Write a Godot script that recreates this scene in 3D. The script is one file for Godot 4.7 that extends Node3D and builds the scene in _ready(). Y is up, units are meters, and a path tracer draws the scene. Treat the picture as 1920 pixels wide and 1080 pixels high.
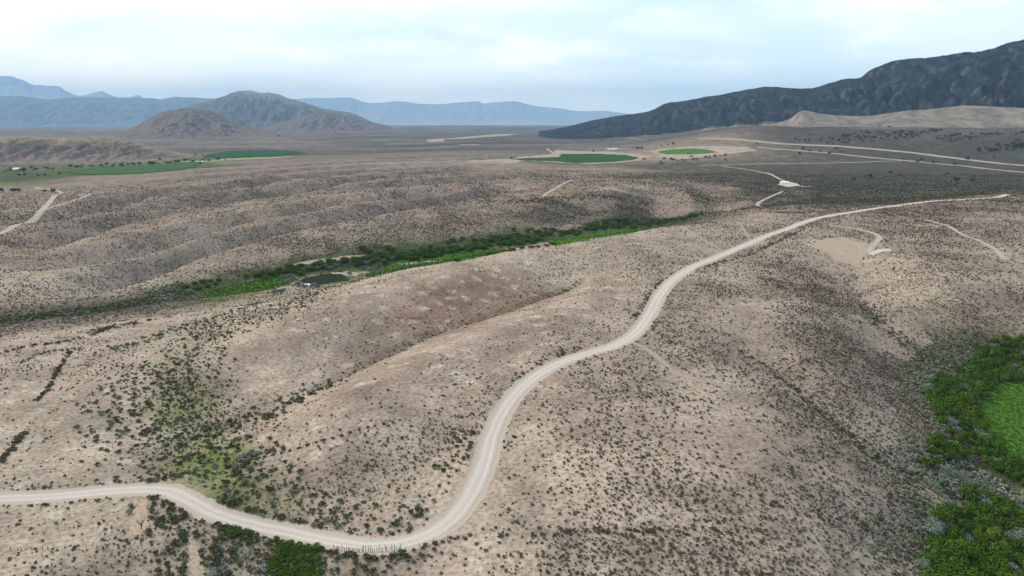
extends Node3D
# A wide sagebrush valley seen from the air: a gravel road climbs a bare bench between a creek and a willow
# thicket, scoured ridges and irrigated fields lie beyond, and hazy mountains close the valley.

const SURVEY = [
	-139.8, 169.3, 0, 0.12, 1,
	-147.6, 180.3, 0, 0.1, 1,
	-134.2, 188.4, 0, 0.1, 1,
	-167.4, 208.4, 0, 0.12, 1,
	-151.9, 226.4, 1, 0.1, 1,
	-117, 212.4, 1, 0.12, 1,
	-102.6, 192.7, 0, 0.5, 1,
	-83.8, 194.4, -1, 0.55, 0,
	-96.9, 170.7, -1, 0.2, 1,
	-80.5, 177.1, -3, 0.6, 0,
	-61.3, 178.6, -4, 0.7, 0,
	-39.9, 180.1, 1, 0.4, 0,
	-30.6, 169.3, 0, 0.35, 0,
	-17.8, 191.9, 5, 0.1, 1,
	-1.4, 168, 5, 0.22, 1,
	19.9, 165.6, 5, 0.65, 0,
	41.8, 168.9, 6, 0.8, 0,
	62.5, 165.6, 5, 0.75, 0,
	87.4, 169.9, 2, 0.6, 1,
	-54.8, 204.8, 3, 0.45, 0,
	-37.4, 203.1, 4, 0.38, 1,
	-27, 235.3, 9, 0.4, 0,
	-3.9, 240, 11, 0.3, 0,
	6.8, 204.2, 9, 0.3, 0,
	25, 216.7, 12, 0.42, 0,
	55.2, 233.4, 14, 0.38, 0,
	41.3, 270.2, 16, 0.4, 0,
	22.1, 188.2, 9, 0.45, 0,
	54.7, 192.6, 10, 0.62, 0,
	86.1, 189.9, 8, 0.78, 0,
	118.1, 215.2, 3, 0.6, 0,
	79, 218.6, 13, 0.35, 2,
	84.7, 270.2, 16, 0.22, 1,
	72.7, 316.1, 17, 0.55, 0,
	56.5, 324.3, 17, 0.22, 0,
	132.2, 489.1, 20, 0.25, 1,
	137.5, 400.4, 19, 0.5, 0,
	113, 324.3, 17, 0.5, 0,
	261.9, 660.2, 21, 0.38, 0,
	389.8, 803.4, 21, 0.42, 2,
	662.1, 943.4, 23, 0.6, 2,
	412.1, 702.8, 20, 0.5, 2,
	-60, 288.2, 14, 0.04, 2,
	-27.9, 319.2, 16, 0.03, 2,
	11.3, 358.3, 18, 0.05, 2,
	43.3, 396.5, 20, 0.08, 0,
	4.4, 272.8, 15, 0.16, 0,
	-66.7, 257.6, 12, 0.05, 0,
	-68.8, 233, 8, 0.1, 2,
	-40.2, 247.4, 12, 0.14, 0,
	-82.4, 226.5, 3, 0.38, 0,
	-87.3, 218.9, 1, 0.45, 0,
	-67.4, 200.3, 0, 0.5, 0,
	-114.4, 259.2, 0, 0.35, 0,
	-108.4, 234.3, -1, 0.2, 5,
	-136, 269.5, 0, 0.5, 0,
	-147.9, 311.8, 0, 0.6, 0,
	-108.5, 279.1, 3, 0.45, 0,
	-113.2, 358.7, 12, 0.03, 2,
	-123.3, 322, 7, 0.06, 0,
	-82.9, 408.4, 17, 0.03, 2,
	-49.5, 395.7, 17, 0.03, 4,  # dark red-brown, here and in the next row, paints the gully's shaded flank
	-3.5, 447, 18, 0.06, 4,
	-77.5, 350.6, 13, 0.08, 2,
	-75.2, 486.3, 17.5, 0.12, 1,
	-24.9, 539.6, 19, 0.1, 0,
	41.7, 604.6, 20, 0.12, 0,
	119.7, 653.5, 21, 0.15, 0,
	181.1, 699.8, 21.5, 0.25, 0,
	285.8, 784.8, 21.5, 0.3, 2,
	34, 489.1, 20, 0.15, 1,
	93.7, 506.2, 20.5, 0.2, 0,
	-153.1, 424.8, 6, 0.5, 1,
	-168.9, 381.5, 2, 0.6, 1,
	-164.4, 401.7, 4, 0.5, 1,
	-178.3, 356.1, 1, 0.35, 1,
	-151.4, 573.7, -10, 0.1, 5,
	-127.7, 635.9, -10, 0.1, 5,
	-234.2, 537.1, -9, 0.2, 5,
	-84.8, 689.2, -9, 0.2, 5,
	23.5, 766.7, -8, 0.2, 5,
	142.1, 846.9, -7, 0.3, 5,
	160.9, 880.9, -4, 0.7, 3,
	-168.6, 541.9, -8, 0.3, 0,
	-307.6, 455.7, -6, 0.8, 6,
	-332.3, 440.1, -6, 0.8, 6,
	-270.9, 487.9, -7, 0.8, 6,
	-234.9, 420, -3, 0.15, 0,
	-271.6, 381, -1, 0.1, 0,
	-216.2, 333.9, 0, 0.2, 0,
	-214.9, 296.1, 1, 0.03, 0,
	-165.5, 283.9, 1, 0.08, 1,
	-169.1, 238.7, 1, 0.12, 1,
	-203.6, 350.3, 0, 0.4, 0,
	206, 494, 19, 0.35, 2,
	274.5, 558.2, 19, 0.2, 1,
	205.5, 440.3, 16, 0.6, 2,
	227.3, 428.2, 12, 0.6, 0,
	215.9, 368.4, 3, 0.6, 0,
	273.2, 444.6, 15, 0.35, 1,
	378.9, 535.1, 19, 0.4, 1,
	297.5, 428.2, 12, 0.6, 2,
	294.3, 397.3, 3, 0.75, 2,
	248.4, 382.9, 0, 0.5, 1,
	238.4, 424.2, 13, 0.4, 0,
	345.9, 535.1, 19, 0.5, 2,
	138.1, 322.2, 15, 0.6, 2,
	154.6, 301.8, 9, 0.65, 2,
	166.9, 286.2, 0, 0.7, 2,
	101.3, 255.2, 13, 0.5, 2,
	122.9, 251.5, 8, 0.45, 0,
	134.6, 241.3, 4, 0.6, 1,
	150.9, 239.8, -6, 0.5, 1,
	127.1, 207, -4, 0.6, 0,
	111.6, 181.1, -4, 0.5, 0,
	210.1, 345.3, -7, 0.8, 6,
	269.1, 379, -13, 0.3, 5,
	243.3, 319.6, -14, 0, 5,
	190.9, 259.5, -14, 0.2, 5,
	167.6, 210.4, -14, 0.3, 5,
	144.1, 207.3, -12, 0.4, 5,
	174.6, 258.1, -11, 0.6, 6,
	130.3, 184.8, -11, 0.4, 5,
	-288.1, 601.6, -3, 0.23, 0,
	-320.6, 543.4, -4, 0.35, 1,
	-361.7, 516.3, -4, 0.35, 1,
	-229.7, 620.6, -2, 0.7, 2,
	-196.4, 638.4, 2, 0.9, 2,
	-164.4, 669.7, 3, 0.95, 2,
	-172.5, 706.3, 13, 0.5, 0,
	-112.9, 740.2, 9, 0.9, 2,
	-34.8, 759.1, 5, 0.9, 2,
	-108.7, 794.9, 16, 0.25, 2,
	-38.8, 852.1, 15, 0.5, 2,
	57.3, 837.2, 6, 0.8, 2,
	108.3, 892.7, 10, 0.75, 6,
	168.3, 925.1, 6, 0.7, 6,
	168, 1175.5, 15, 0.23, 0,
	60.8, 1006.5, 15, 0.25, 2,
	253.7, 985.8, 6, 0.3, 2,
	333.5, 1231.5, 10, 0.25, 2,
	-396.9, 679.8, -3, 0.25, 0,
	-477.7, 690.9, -5, 0.28, 2,
	-579.9, 885.5, -6, 0.3, 2,
	-392.8, 780.2, 3, 0.25, 2,
	-305.7, 787.1, 8, 0.25, 2,
	-230.4, 952.9, 17, 0.25, 2,
	-51.5, 1142, 18, 0.25, 2,
	-319.6, 1331, 16, 0.25, 2,
	-75.1, 1674.2, 14, 0.25, 2,
	-544.4, 1091.7, 2, 0.3, 2,
	-597.4, 984.1, -5, 0.35, 2,
	-934.4, 1444.2, -9, 0.25, 2,
	-585.7, 1392.7, 6, 0.3, 2,
	-657.1, 1912, 6, 0.25, 2,
	-522.2, 2189.6, 12, 0.25, 2,
	-915.5, 1720, -8, 0.2, 2,
	-986.4, 2595.1, -8, 0.1, 2,
	-1216.9, 1689.4, -12, 0.5, 5,
	-1094.3, 2060.9, -12, 0.2, 5,
	159.8, 2143.1, 8, 0.2, 5,
	-165.8, 2019.6, 10, 0.12, 0,
	402.5, 2250.4, 9, 0.1, 0,
	651.3, 2574.3, 10, 0.08, 0,
	-301.4, 2531, 10, 0.23, 2,
	404.6, 1167.2, 7, 0.75, 6,
	497.4, 1297.3, 8, 0.7, 3,
	587.5, 1220.3, 11, 0.8, 3,
	728.5, 1226.8, 15, 0.75, 3,
	833.8, 1180.1, 19, 0.75, 3,
	516, 1067.8, 7, 0.7, 3,
	854.6, 1357.2, 19, 0.85, 3,
	1314.6, 1875.2, 22, 0.85, 3,
	1226.4, 2225.9, 20, 0.85, 3,
	1031.8, 2568.6, 14, 0.85, 3,
	581.3, 1583.9, 8, 0.85, 3,
	453.8, 1784.8, 7, 0.75, 6,
	417.5, 1505, 8, 0.7, 6,
	235.5, 1656.5, 9, 0.25, 2,
	-60, 110, 2, 0.3, 0,
	60, 110, 4, 0.3, 0,
	0, 80, 3, 0.3, 0,
	150, 110, -2, 0.3, 0,
	-160, 120, 0, 0.3, 0,
	-350, 170, 0, 0.3, 0,
	-420, 300, -2, 0.3, 0,
	-600, 420, -6, 0.3, 0,
	260, 190, -14, 0.3, 0,
	380, 330, -14, 0.3, 0,
	520, 480, 2, 0.3, 0,
	620, 620, 14, 0.3, 0,
	900, 900, 18, 0.3, 0]            # surveyed points: east, north, altitude, sagebrush cover, kind of soil
const GULLIES = [
	[9.0, 70, 42, [59.4, 480.5, 24.1, 443.8, -18.4, 391, -46, 365.9, -70.3, 328.1, -88, 305.8, -98.4, 291.2, -109.8, 282.9, -114.6, 265.3]],
	[11, 20, 13, [59.4, 480.5, 24.1, 443.8, -18.4, 391, -46, 365.9, -70.3, 328.1, -88, 305.8, -98.4, 291.2, -109.8, 282.9]],
	[1.2, 30, 30, [5.1, 324.5, -18.2, 284.1, -34.6, 268.4]],
	[7, 55, 55, [259.1, 517.3, 239.5, 479.9, 222.3, 425, 219.7, 381.4, 227.4, 367.1]],
	[2.5, 30, 30, [188.1, 476.7, 195.6, 433.3, 211, 422.4]],
	[4.5, 30, 30, [110.2, 323.7, 119.7, 293.6, 125.9, 268.5, 131.3, 251.5, 141.2, 237.7, 151.6, 233.8]],
	[2.5, 26, 26, [145, 302.3, 164, 300, 185.4, 306.4]],
	[27, 34, 54, [-337.2, 525.7, -326, 567.1, -315.2, 637.7, -265.7, 708.3, -205.8, 762.8, -146.5, 856.2, -56.3, 1015.1, 5.1, 1147.1]],
	[26, 36, 66, [-407.5, 621.8, -391.1, 649.4, -372.5, 687.6, -357.2, 725.8, -343.2, 783.5, -309, 841.4, -275.8, 851.3, -245.9, 932.1, -169, 975.1, -94.1, 1099]],
	[29, 46, 78, [-500, 730.9, -510.6, 851.9, -452.3, 995.5, -393.6, 1075.9, -288.9, 1156.7, -224.6, 1162.5, -141.4, 1251.1, -15.7, 1376.8, 94.8, 1455]],
	[22, 46, 70, [-628.8, 953.9, -615.6, 1024.9, -619, 1175.7, -531.9, 1252.5, -427.2, 1289.4]],
	[8, 36, 60, [-375.8, 1191.7, -333.5, 1241.8, -269.8, 1300.5]],
	[10, 50, 50, [108.5, 976.7, 74.9, 873.6, 45.9, 825.8]],
	[13, 60, 70, [225.7, 1121.6, 195.5, 982.5, 195.3, 912.6]],
	[7, 50, 50, [344, 1235.9, 303.9, 1044.9, 259.8, 926.1]],
	[4, 45, 60, [-424.1, 610.2, -409.2, 656.4, -381.3, 711]],
	[4, 45, 60, [-501.6, 694.6, -491.3, 764.8, -463.1, 798.6]],
	[5, 40, 40, [331.7, 810.1, 481.1, 964, 607.6, 1006.4, 741.7, 1070.4]],
	[26, 46, 66, [-522, 1025, -445, 1126, -353, 1216, -291, 1326, -225, 1434, -132, 1523, -61, 1627]],
	[26, 50, 72, [-619, 1233, -511, 1323, -432, 1436, -342, 1541, -230, 1627, -143, 1734, -61, 1846]],
	[27, 56, 80, [-734, 1455, -628, 1571, -504, 1666, -370, 1751, -261, 1863, -146, 1968, -10, 2050]],
	[28, 60, 88, [-855, 1715, -707, 1797, -559, 1879, -432, 1990, -291, 2082, -139, 2157, -7, 2262]],
	[28, 66, 96, [-954, 1964, -794, 2048, -645, 2150, -479, 2222, -313, 2295, -165, 2397, -4, 2480]]]          # depth, width of the right and of the left flank, then east/north pairs from the head down
const ROAD = [-176, 205.9, -167.1, 207.9, -148.9, 209.6, -134.7, 212.4, -124.2, 213.4, -115.3, 212.7, -106.1, 207.7, -94.2, 200, -80.7, 194.8, -68.1, 191.3, -55.5, 186.5, -43.3, 181.7, -33.7, 180.1, -26.3, 182, -19.7, 186.6, -14.7, 195.3, -11.5, 206.1, -9, 219.1, -7.3, 233.2, -4.4, 247.5, 1.1, 263.5, 8.9, 278.9, 19.9, 294, 34.2, 307.4, 47.9, 317.9, 57.2, 328.6, 65.7, 344.5, 75.1, 368.4, 87.8, 405.3, 104.5, 446.3, 128.4, 488.8, 156.7, 522.1, 191.2, 566.8, 235.6, 629.4, 294.5, 703.9, 361.4, 768.2, 459.3, 866.5, 552.4, 925, 611.4, 930.5, 643.6, 938.9, 695.9, 992.3]
const TRACKS = [
	["dirt_track", "pale two wheel track leaving the gravel road at the bend across the sagebrush slope", 2.6, [58, 321, 63.3, 312.5, 66.9, 294.1, 69.8, 281, 77, 274.1, 87.2, 269.7]],
	["dirt_track", "faint straight track from the gravel road towards the creek, longer of two", 2.6, [162.8, 536.3, 160, 564.2, 158.3, 609.4, 160.6, 675.5]],
	["dirt_track", "faint short straight track meeting the gravel road from the creek side", 2.4, [202.5, 596.1, 213.1, 643.6, 233.3, 723.3]],
	["dirt_track", "curved pale track running down to the scraped pit pad", 4.5, [309, 681.8, 321.9, 670.2, 328.7, 647.4, 327.5, 622.5, 309.6, 591.6, 292.1, 566.2, 281.5, 548.3]],
	["dirt_track", "winding pale track over the hill beyond the pit pad", 4.0, [428.3, 726.6, 428.7, 690.4, 414.1, 645.4, 405.9, 605.7, 394.2, 569.2, 372.2, 522.1]],
	["dirt_road", "broad pale dirt road descending to the green valley fields", 9.0, [-589, 746, -600, 818, -645, 921, -681, 1014, -729, 1107, -806, 1247]],
	["dirt_road", "narrower dirt road branching off the broad valley road", 5.0, [-688, 1036.1, -706.5, 1118.9, -727.5, 1205.1, -735.4, 1254, -699.9, 1272.8]],
	["dirt_road", "zigzag dirt road beyond the top of the broad valley road", 7.0, [-810.1, 1256.2, -822.4, 1294.4, -888.8, 1364.4, -949.6, 1414.4, -960.6, 1451]],
	["dirt_track", "short pale track over the low ridge between creek and crop circle", 5.0, [43.9, 1003.9, 56.7, 1074, 92.4, 1229.4, 108.8, 1293.7]],
	["dirt_road", "pale curving lane leading to the white shed", 7.0, [535.3, 1827.2, 563.4, 1711.4, 569.8, 1584.7, 532.3, 1412.9, 514, 1315.3]],
	["dirt_track", "short spur track leaving the white shed pad", 6.0, [511, 1282.3, 516.8, 1249.1, 523.2, 1237.3]],
	["dirt_track", "pale winding path in the hollow below the white shed", 5.0, [450.8, 1177.9, 402, 1098.1, 360.1, 1024.4, 337.2, 968.5, 330.3, 931.9]],
	["highway", "long straight pale highway crossing the sage plain, upper of two", 24.0, [656, 2532, 811, 2278, 982, 2133, 1100, 1945, 1176, 1574]],
	["highway", "long straight pale road across the plain, lower of two", 16.0, [755, 2211, 888, 2059, 995, 1846, 1038, 1654, 1024, 1366]],
	["dirt_road", "thin pale lane joining the lower road on the sage plain", 9.0, [489, 1872, 683, 1868, 886, 1836, 991, 1820]],
	["dirt_road", "pale wide lane passing between the two green crop circles", 9.0, [479, 2334, 489, 2228, 486, 2061]],
	["dirt_road", "pale lane slanting down to the corner of the larger crop circle", 9.0, [148, 3064, 152, 2686, 153, 2341]],
	["dirt_road", "thin pale lane climbing the far pediment", 16.0, [310, 10480, 611, 8268, 741, 6259, 665, 3742]]]
const SHEETS = [
	["meadow", "bright green meadow enclosed by the willow thicket", "meadow", 0.08, 3, [222.8, 315.5, 240.6, 335.6, 259.5, 351.2, 282.4, 359.4, 296.2, 351, 202.1, 228.8, 198, 239.3, 204.4, 261.5, 205.2, 273.8, 208.5, 291.1]],
	["meadow", "narrow bright green meadow strip below the pond", "meadow", 0.1, 3, [-236.6, 523.2, -224, 554.3, -204.8, 574, -188.3, 585.6, -179.9, 574, -188.3, 550.4, -202.4, 530.3, -224.4, 513.6]],
	["meadow", "long green creekside meadow above the pond", "meadow", 0.12, 3, [-124.1, 617.1, -108.8, 656.5, -57.8, 683.6, -10.6, 693.4, -4.2, 550.3, -32.1, 520.5, -63, 509.9, -112, 603, -123.1, 588.4]],
	["meadow", "far end of the green creekside meadow, narrowing behind the hill crest", "meadow", 0.14, 3, [22, 717.3, 71.1, 774.6, 117.4, 809.7, 155.3, 849, 123.8, 648.8, 77.6, 596.7, 34.4, 560.2]],
	["alfalfa_field", "larger dark green irrigated crop circle on the plain", "crop", 1.3, 12, [-19.6, 2192.1, 154.6, 2305, 174.4, 2546.1, 280.8, 2514.5, 361.8, 2313.8, 385.1, 2171.1, 356.8, 2098.3, 287.3, 2025.9, 177.3, 1979.3, 122.8, 2057.7, 31.4, 2106.6]],
	["alfalfa_field", "smaller bright green irrigated field beyond the crop circle", "crop2", 1.3, 12, [465.7, 2309.4, 506.3, 2348.5, 583.1, 2307.8, 613.6, 2230.3, 619.3, 2161.4, 548.4, 2166.4, 479.1, 2218.9]],
	["fallow_field", "pale bare field around the crop circles", "fallow", 0.8, 12, [-151.2, 2025.8, 46.5, 2078.9, 201.7, 1928.9, 313.3, 1998.5, 381.5, 2088, 454.8, 2220.9, 447, 2356.3, 497.9, 2392.4, 593.6, 2350.7, 727.2, 2225, 737.1, 2145.5, 610.5, 2101.9, 480.8, 2046.4, 416, 2234.3, 318, 2671.9, 175.3, 2946.9, 151.6, 2545.8, -16.8, 2258.4]],
	["alfalfa_field", "wide green field on the valley floor beneath the red hill", "crop3", 1.3, 12, [-1199.6, 1919, -1211.4, 2132.7, -1080.6, 2191.8, -1031.4, 2322.5, -971.1, 2250.3, -878.1, 1908.5, -938.6, 1789.7, -1086.3, 1789.5]],
	["alfalfa_field", "far dark green field beyond the red hill's toe", "crop", 1.3, 12, [-1219.8, 2849.1, -1242.4, 3151.6, -1114.4, 3258.2, -937.6, 3151.6, -830.1, 2896.3, -916.1, 2673.1, -1044.2, 2594.5, -1121.9, 2595.3]],
	["fallow_field", "pale stubble strip along the near side of the valley field", "stubble", 0.5, 24, [-1095, 2330, -1014, 2518, -876, 2672, -809, 2714, -834, 2542, -971, 2411, -989, 2285]],
	["pad", "bare scraped gravel pad at the road end of the white shed", "pale", 0.3, 10, [482.7, 1297.1, 521.9, 1349.2, 526.7, 1312.6, 515.9, 1270.3, 485.3, 1245.1]],
	["pad", "trampled pale clearing beside the curved pit track", "sandy", 0.1, 8, [244.9, 570, 272, 607.6, 293.8, 619.6, 294.9, 584.6, 286.8, 557.3, 257.1, 517.1, 249, 528.4, 248.1, 549]],
	["spoil_bank", "white spoil strip at the foot of the pit clearing", "white", 0.14, 5, [280.4, 546, 294.3, 559.4, 307.4, 565.6, 304.5, 556.7, 290.8, 548.2, 280.4, 539.2]],
	["dirt_clearing", "bare sandy clearing between shrubs below the road bend", "sandy", 0.06, 4, [-88.5, 166.5, -92.3, 177.4, -96.5, 186.2, -94.8, 188, -90.5, 180.1, -82.3, 167.6]],
	["dirt_clearing", "reddish bare bank beside the bare dead tree", "redsand", 0.06, 4, [-118.9, 197.8, -120.9, 207, -118.2, 206.3, -111.1, 192.3, -110.9, 187.4, -114.8, 188.1]],
	["sand_bar", "sandy bank on the far side of the pond", "sandy", 0.12, 5, [-159.6, 603, -146.3, 610.2, -133.4, 606.9, -134.6, 595.1, -152.4, 596.2]],
	["sand_bar", "tan dam crest at the outlet of the pond", "sandy", 0.14, 5, [-190, 583.8, -186.5, 590.4, -181, 580.7, -175.5, 565, -178.8, 558.6, -187.1, 571.4]],
	["sand_bar", "pale dry bar in the creekside meadow", "sandy", 0.16, 5, [-109.2, 649, -81.7, 662.3, -61.3, 652.4, -80.4, 651.2, -104.3, 643.6]],
	["sand_bar", "exposed tan cutbank above the pond", "sandy", 0.12, 5, [-198.6, 612.5, -175.5, 632.7, -155.1, 650.2, -137.5, 662.1, -153.5, 642.9, -181.1, 617.7]],
	["dirt_path", "bare path winding through the willow thicket", "sandy", 0.08, 4, [163.4, 214.4, 165.7, 214.8, 162.9, 207.6, 160.4, 199.3, 158.1, 197.6, 159.1, 204.2, 160, 209.1]],
	["playa", "pale dry flat on the far plain", "fallow", 1.2, 80, [-551, 4651, -412, 5057, -145, 6540, 50, 6825, 0, 6035, -353, 4759]],
	["playa", "small pale flat on the dark plain", "fallow", 1.2, 60, [-275, 3709, -163, 3649, -157, 3525, -258, 3540]],
	["playa", "pale twin flat on the dark plain", "fallow", 1.2, 60, [-551, 4651, -454, 4901, -400, 4214, -487, 4159]]]
const STAINS_AND_SHADE = [
	[12, 0.235, 0.17, 0.125, 0.4, [35, 458, 0, 420, -30, 384, -57, 360, -78, 326]],  # reddish brown painted in for the shade on the gully's far flank
	[10, 0.33, 0.26, 0.19, 0.3, [-22, 351, -51, 323, -73, 294]],
	[13, 0.14, 0.165, 0.06, 0.85, [-154, 315, -143, 285, -133, 265, -119, 251, -106, 229, -94, 211, -84, 200, -76, 195]],
	[9, 0.16, 0.16, 0.075, 0.5, [-164, 325, -182, 357]],
	[5, 0.5, 0.5, 0.44, 0.7, [-141, 257, -138, 265, -134, 267]],
	[5, 0.5, 0.48, 0.4, 0.5, [-136, 251, -132, 255]],
	[110, 0.11, 0.14, 0.07, 0.7, [-1277, 1774, -1168, 1856, -1042, 1933, -948, 2079]],
	[120, 0.13, 0.15, 0.08, 0.6, [-1060, 2451, -1002, 2803, -776, 2896]],
	[50, 0.2, 0.19, 0.1, 0.5, [-1110, 1538, -1033, 1527, -988, 1585]],
	[26, 0.055, 0.075, 0.03, 0.85, [-252, 521, -231, 561, -196, 603, -156, 633, -114, 674]],
	[26, 0.055, 0.075, 0.03, 0.85, [-114, 671, -54, 706, 0, 739, 73, 794, 157, 859, 227, 879]],
	[16, 0.085, 0.08, 0.055, 0.8, [-334, 442, -308, 456, -282, 474, -249, 515]],
	[14, 0.09, 0.1, 0.05, 0.8, [215, 345, 250, 375, 289, 388]],
	[8, 0.3, 0.24, 0.17, 0.2, [27, 235, 24, 224]],
	[40, 0.2, 0.16, 0.13, 0.5, [400, 775, 603, 847]],
	[22, 0.09, 0.085, 0.06, 0.7, [103, 847, 199, 904, 260, 926]],
	[30, 0.09, 0.085, 0.065, 0.7, [311, 935, 458, 1009, 619, 1025, 789, 1116]],
	[10, 0.42, 0.33, 0.24, 0.5, [-99, 491, -39, 508, 17, 550]],
	[40, 0.3, 0.22, 0.16, 0.45, [28, 927, 109, 1211, 194, 1294]],
	[24, 0.12, 0.1, 0.08, 0.5, [132, 1029, 199, 1100, 213, 1045]]]            # half width, colour, strength, course
const BANDS = [
	[2.6, 0.34, 1.25, 1, [-50.8, 178.9, -42.2, 176.3, -33, 175.7, -29.7, 175.8]],
	[2.2, 0.22, 0.8, 0, [47.9, 476, 24.1, 443.8, -18.4, 391, -46, 365.9, -70.3, 328.1, -88, 305.8, -98.4, 291.2]],
	[9, 0.02, 0.8, 0, [24.9, 458.6, -19, 405.1, -52.5, 371.4]],
	[22, 0.065, 1.0, 1, [-162.5, 284.7, -168, 311.9, -167, 331.6, -165.4, 352.8]],
	[26, 0.062, 1.1, 1, [-167, 331.6, -158.9, 298.4, -142.3, 264.3, -125.7, 242.2]],
	[9, 0.14, 1.1, 1, [-122.6, 268.8, -111.8, 282.2, -100.2, 289.5, -88, 305.8]],
	[13, 0.11, 1.15, 1, [-119.4, 251, -101.2, 235.9, -85, 212.2, -65.7, 194.4, -51.2, 188.8]],
	[24, 0.06, 0.9, 0, [-184.5, 375.7, -162.2, 396, -138.4, 421]],
	[7, 0.16, 1.25, 1, [-119.5, 210.4, -106.5, 201.3, -94.9, 193.5, -81.6, 188.5, -63, 184.6]],
	[6, 0.12, 1.1, 1, [-107.8, 188.4, -114.6, 202.3]],
	[4, 0.25, 1.2, 1, [-94.4, 170, -97.2, 179.1, -97.7, 185.3]],
	[7, 0.14, 1.3, 1, [-85, 171.7, -87.4, 183, -80.8, 186.3]],
	[7, 0.15, 1.3, 2, [-76.2, 177.7, -71.8, 173.6, -77.4, 173]],
	[10, 0.12, 1.2, 1, [-52.2, 179.5, -41.7, 173.8, -32.8, 174.3]],
	[2.5, 0.35, 1.1, 1, [-125.6, 218.9, -119.1, 220.4, -114.2, 223.7]],
	[1.5, 0.3, 0.8, 1, [-170.2, 212.4, -151.8, 214.2, -131.5, 218]],
	[1.8, 0.22, 0.8, 1, [-164.6, 204.4, -153.8, 203.7, -143.2, 205.9, -128.8, 208.2]],
	[3.0, 0.3, 1.5, 1, [-96.2, 204.7, -90.3, 202.8, -82.1, 198.8, -72.9, 196.4, -61.7, 191.8]],
	[4, 0.15, 1.1, 1, [-42, 183.2, -31.8, 188.2, -26.3, 196]],
	[5, 0.12, 1.0, 1, [-24.1, 206.7, -19.8, 218.1, -17.1, 231, -15.7, 241.1]],
	[2.0, 0.35, 1.1, 1, [-28.6, 176.6, -24.2, 177.3, -19.8, 179.2]],
	[3, 0.4, 1.2, 2, [-97.7, 231.9, -95.2, 235.7, -89, 235.1]],
	[5, 0.16, 1.2, 1, [-95.6, 228.7, -89.6, 225.5]],
	[1.0, 0.7, 0.9, 0, [-208.4, 289.8, -211.3, 299.7, -220.9, 321.7, -229.7, 342, -235.9, 358.2]],
	[1.4, 0.6, 1.1, 0, [-183.5, 231.4, -184.8, 236.5, -188.6, 247.1, -190.2, 254.1]],
	[2.5, 0.25, 1.0, 1, [-271.5, 355.5, -266.8, 365.1, -262.8, 372.3, -250.6, 381.2, -244.7, 413.8]],
	[2.0, 0.2, 0.9, 1, [-250.8, 341.6, -249, 360, -234.9, 365.1]],
	[5, 0.12, 1.2, 1, [-249.7, 400.2, -240.3, 417.7, -230.6, 431.1]],
	[7, 0.08, 1.1, 1, [-220.3, 364.9, -207.3, 379.3, -197.9, 404.9, -182.5, 430.6, -166.8, 464]],
	[11, 0.18, 1.2, 1, [-331.8, 439.4, -307.6, 455.7, -282.2, 474.2, -259, 502.6, -251.5, 524.9]],
	[6, 0.14, 1.0, 1, [222.8, 429.7, 219.9, 400.2, 221.7, 379.4, 227.4, 367.1, 238.2, 364.7]],
	[2.2, 0.25, 0.8, 0, [110.5, 316.5, 118.6, 290.7, 124.8, 266, 128, 253.6]],
	[8, 0.12, 1.1, 1, [128, 253.6, 134.5, 240.9, 143.2, 237.3, 155.4, 240.3]],
	[7, 0.6, 1.0, 2, [206.3, 333.7, 185.4, 297.3, 183.2, 280.7, 183.6, 265.7]],
	[10, 0.6, 1.05, 2, [208.6, 340.2, 235.9, 366, 272.1, 390.4]],
	[14, 0.5, 1.7, 2, [159.7, 244, 169.1, 242.1, 177, 238.3, 178, 225.1]],
	[10, 0.3, 1.0, 2, [139.6, 227, 140.2, 213.8, 122.1, 194.3, 112.3, 179.3]],
	[1.2, 0.28, 0.75, 0, [-15.3, 180.1, 0, 178.2, 21.1, 177.7, 43.6, 177.7, 69.7, 179]],
	[3, 0.12, 0.9, 0, [0, 275.6, 11.8, 295.5, 30.1, 316.3]],
	[3, 0.15, 0.9, 1, [74.2, 363.8, 72.7, 348.2, 68.6, 331.1]],
	[2.2, 0.2, 0.8, 0, [64.2, 355.3, 88.7, 422.4, 112.4, 468.4]],
	[8, 0.1, 0.8, 0, [-98.9, 490.6, -118.9, 478, -139, 445.3]],
	[2.5, 0.15, 0.9, 0, [139.7, 489, 192, 543.5, 293.4, 688]],
	[0.5, 2.6, 0.5, 0, [-92.2, 232.9, -76.9, 233.9, -61.9, 236.3, -47.3, 241.8]],
	[16, 0.1, 1.5, 1, [96.3, 843.4, 162.2, 888.7, 233, 902.9]],
	[14, 0.05, 1.6, 1, [306.3, 918.7, 457.8, 1009.4, 618.7, 1025.3, 802.2, 1134.5]],
	[9, 0.2, 1.4, 2, [-263.9, 547.7, -260.6, 505.9, -233.3, 515.7]],
	[16, 0.05, 1.3, 0, [0, 918.8, 91.9, 1014.7, 207, 1054.6]]]              # half width, shrubs per square metre, radius, kind, course
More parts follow.
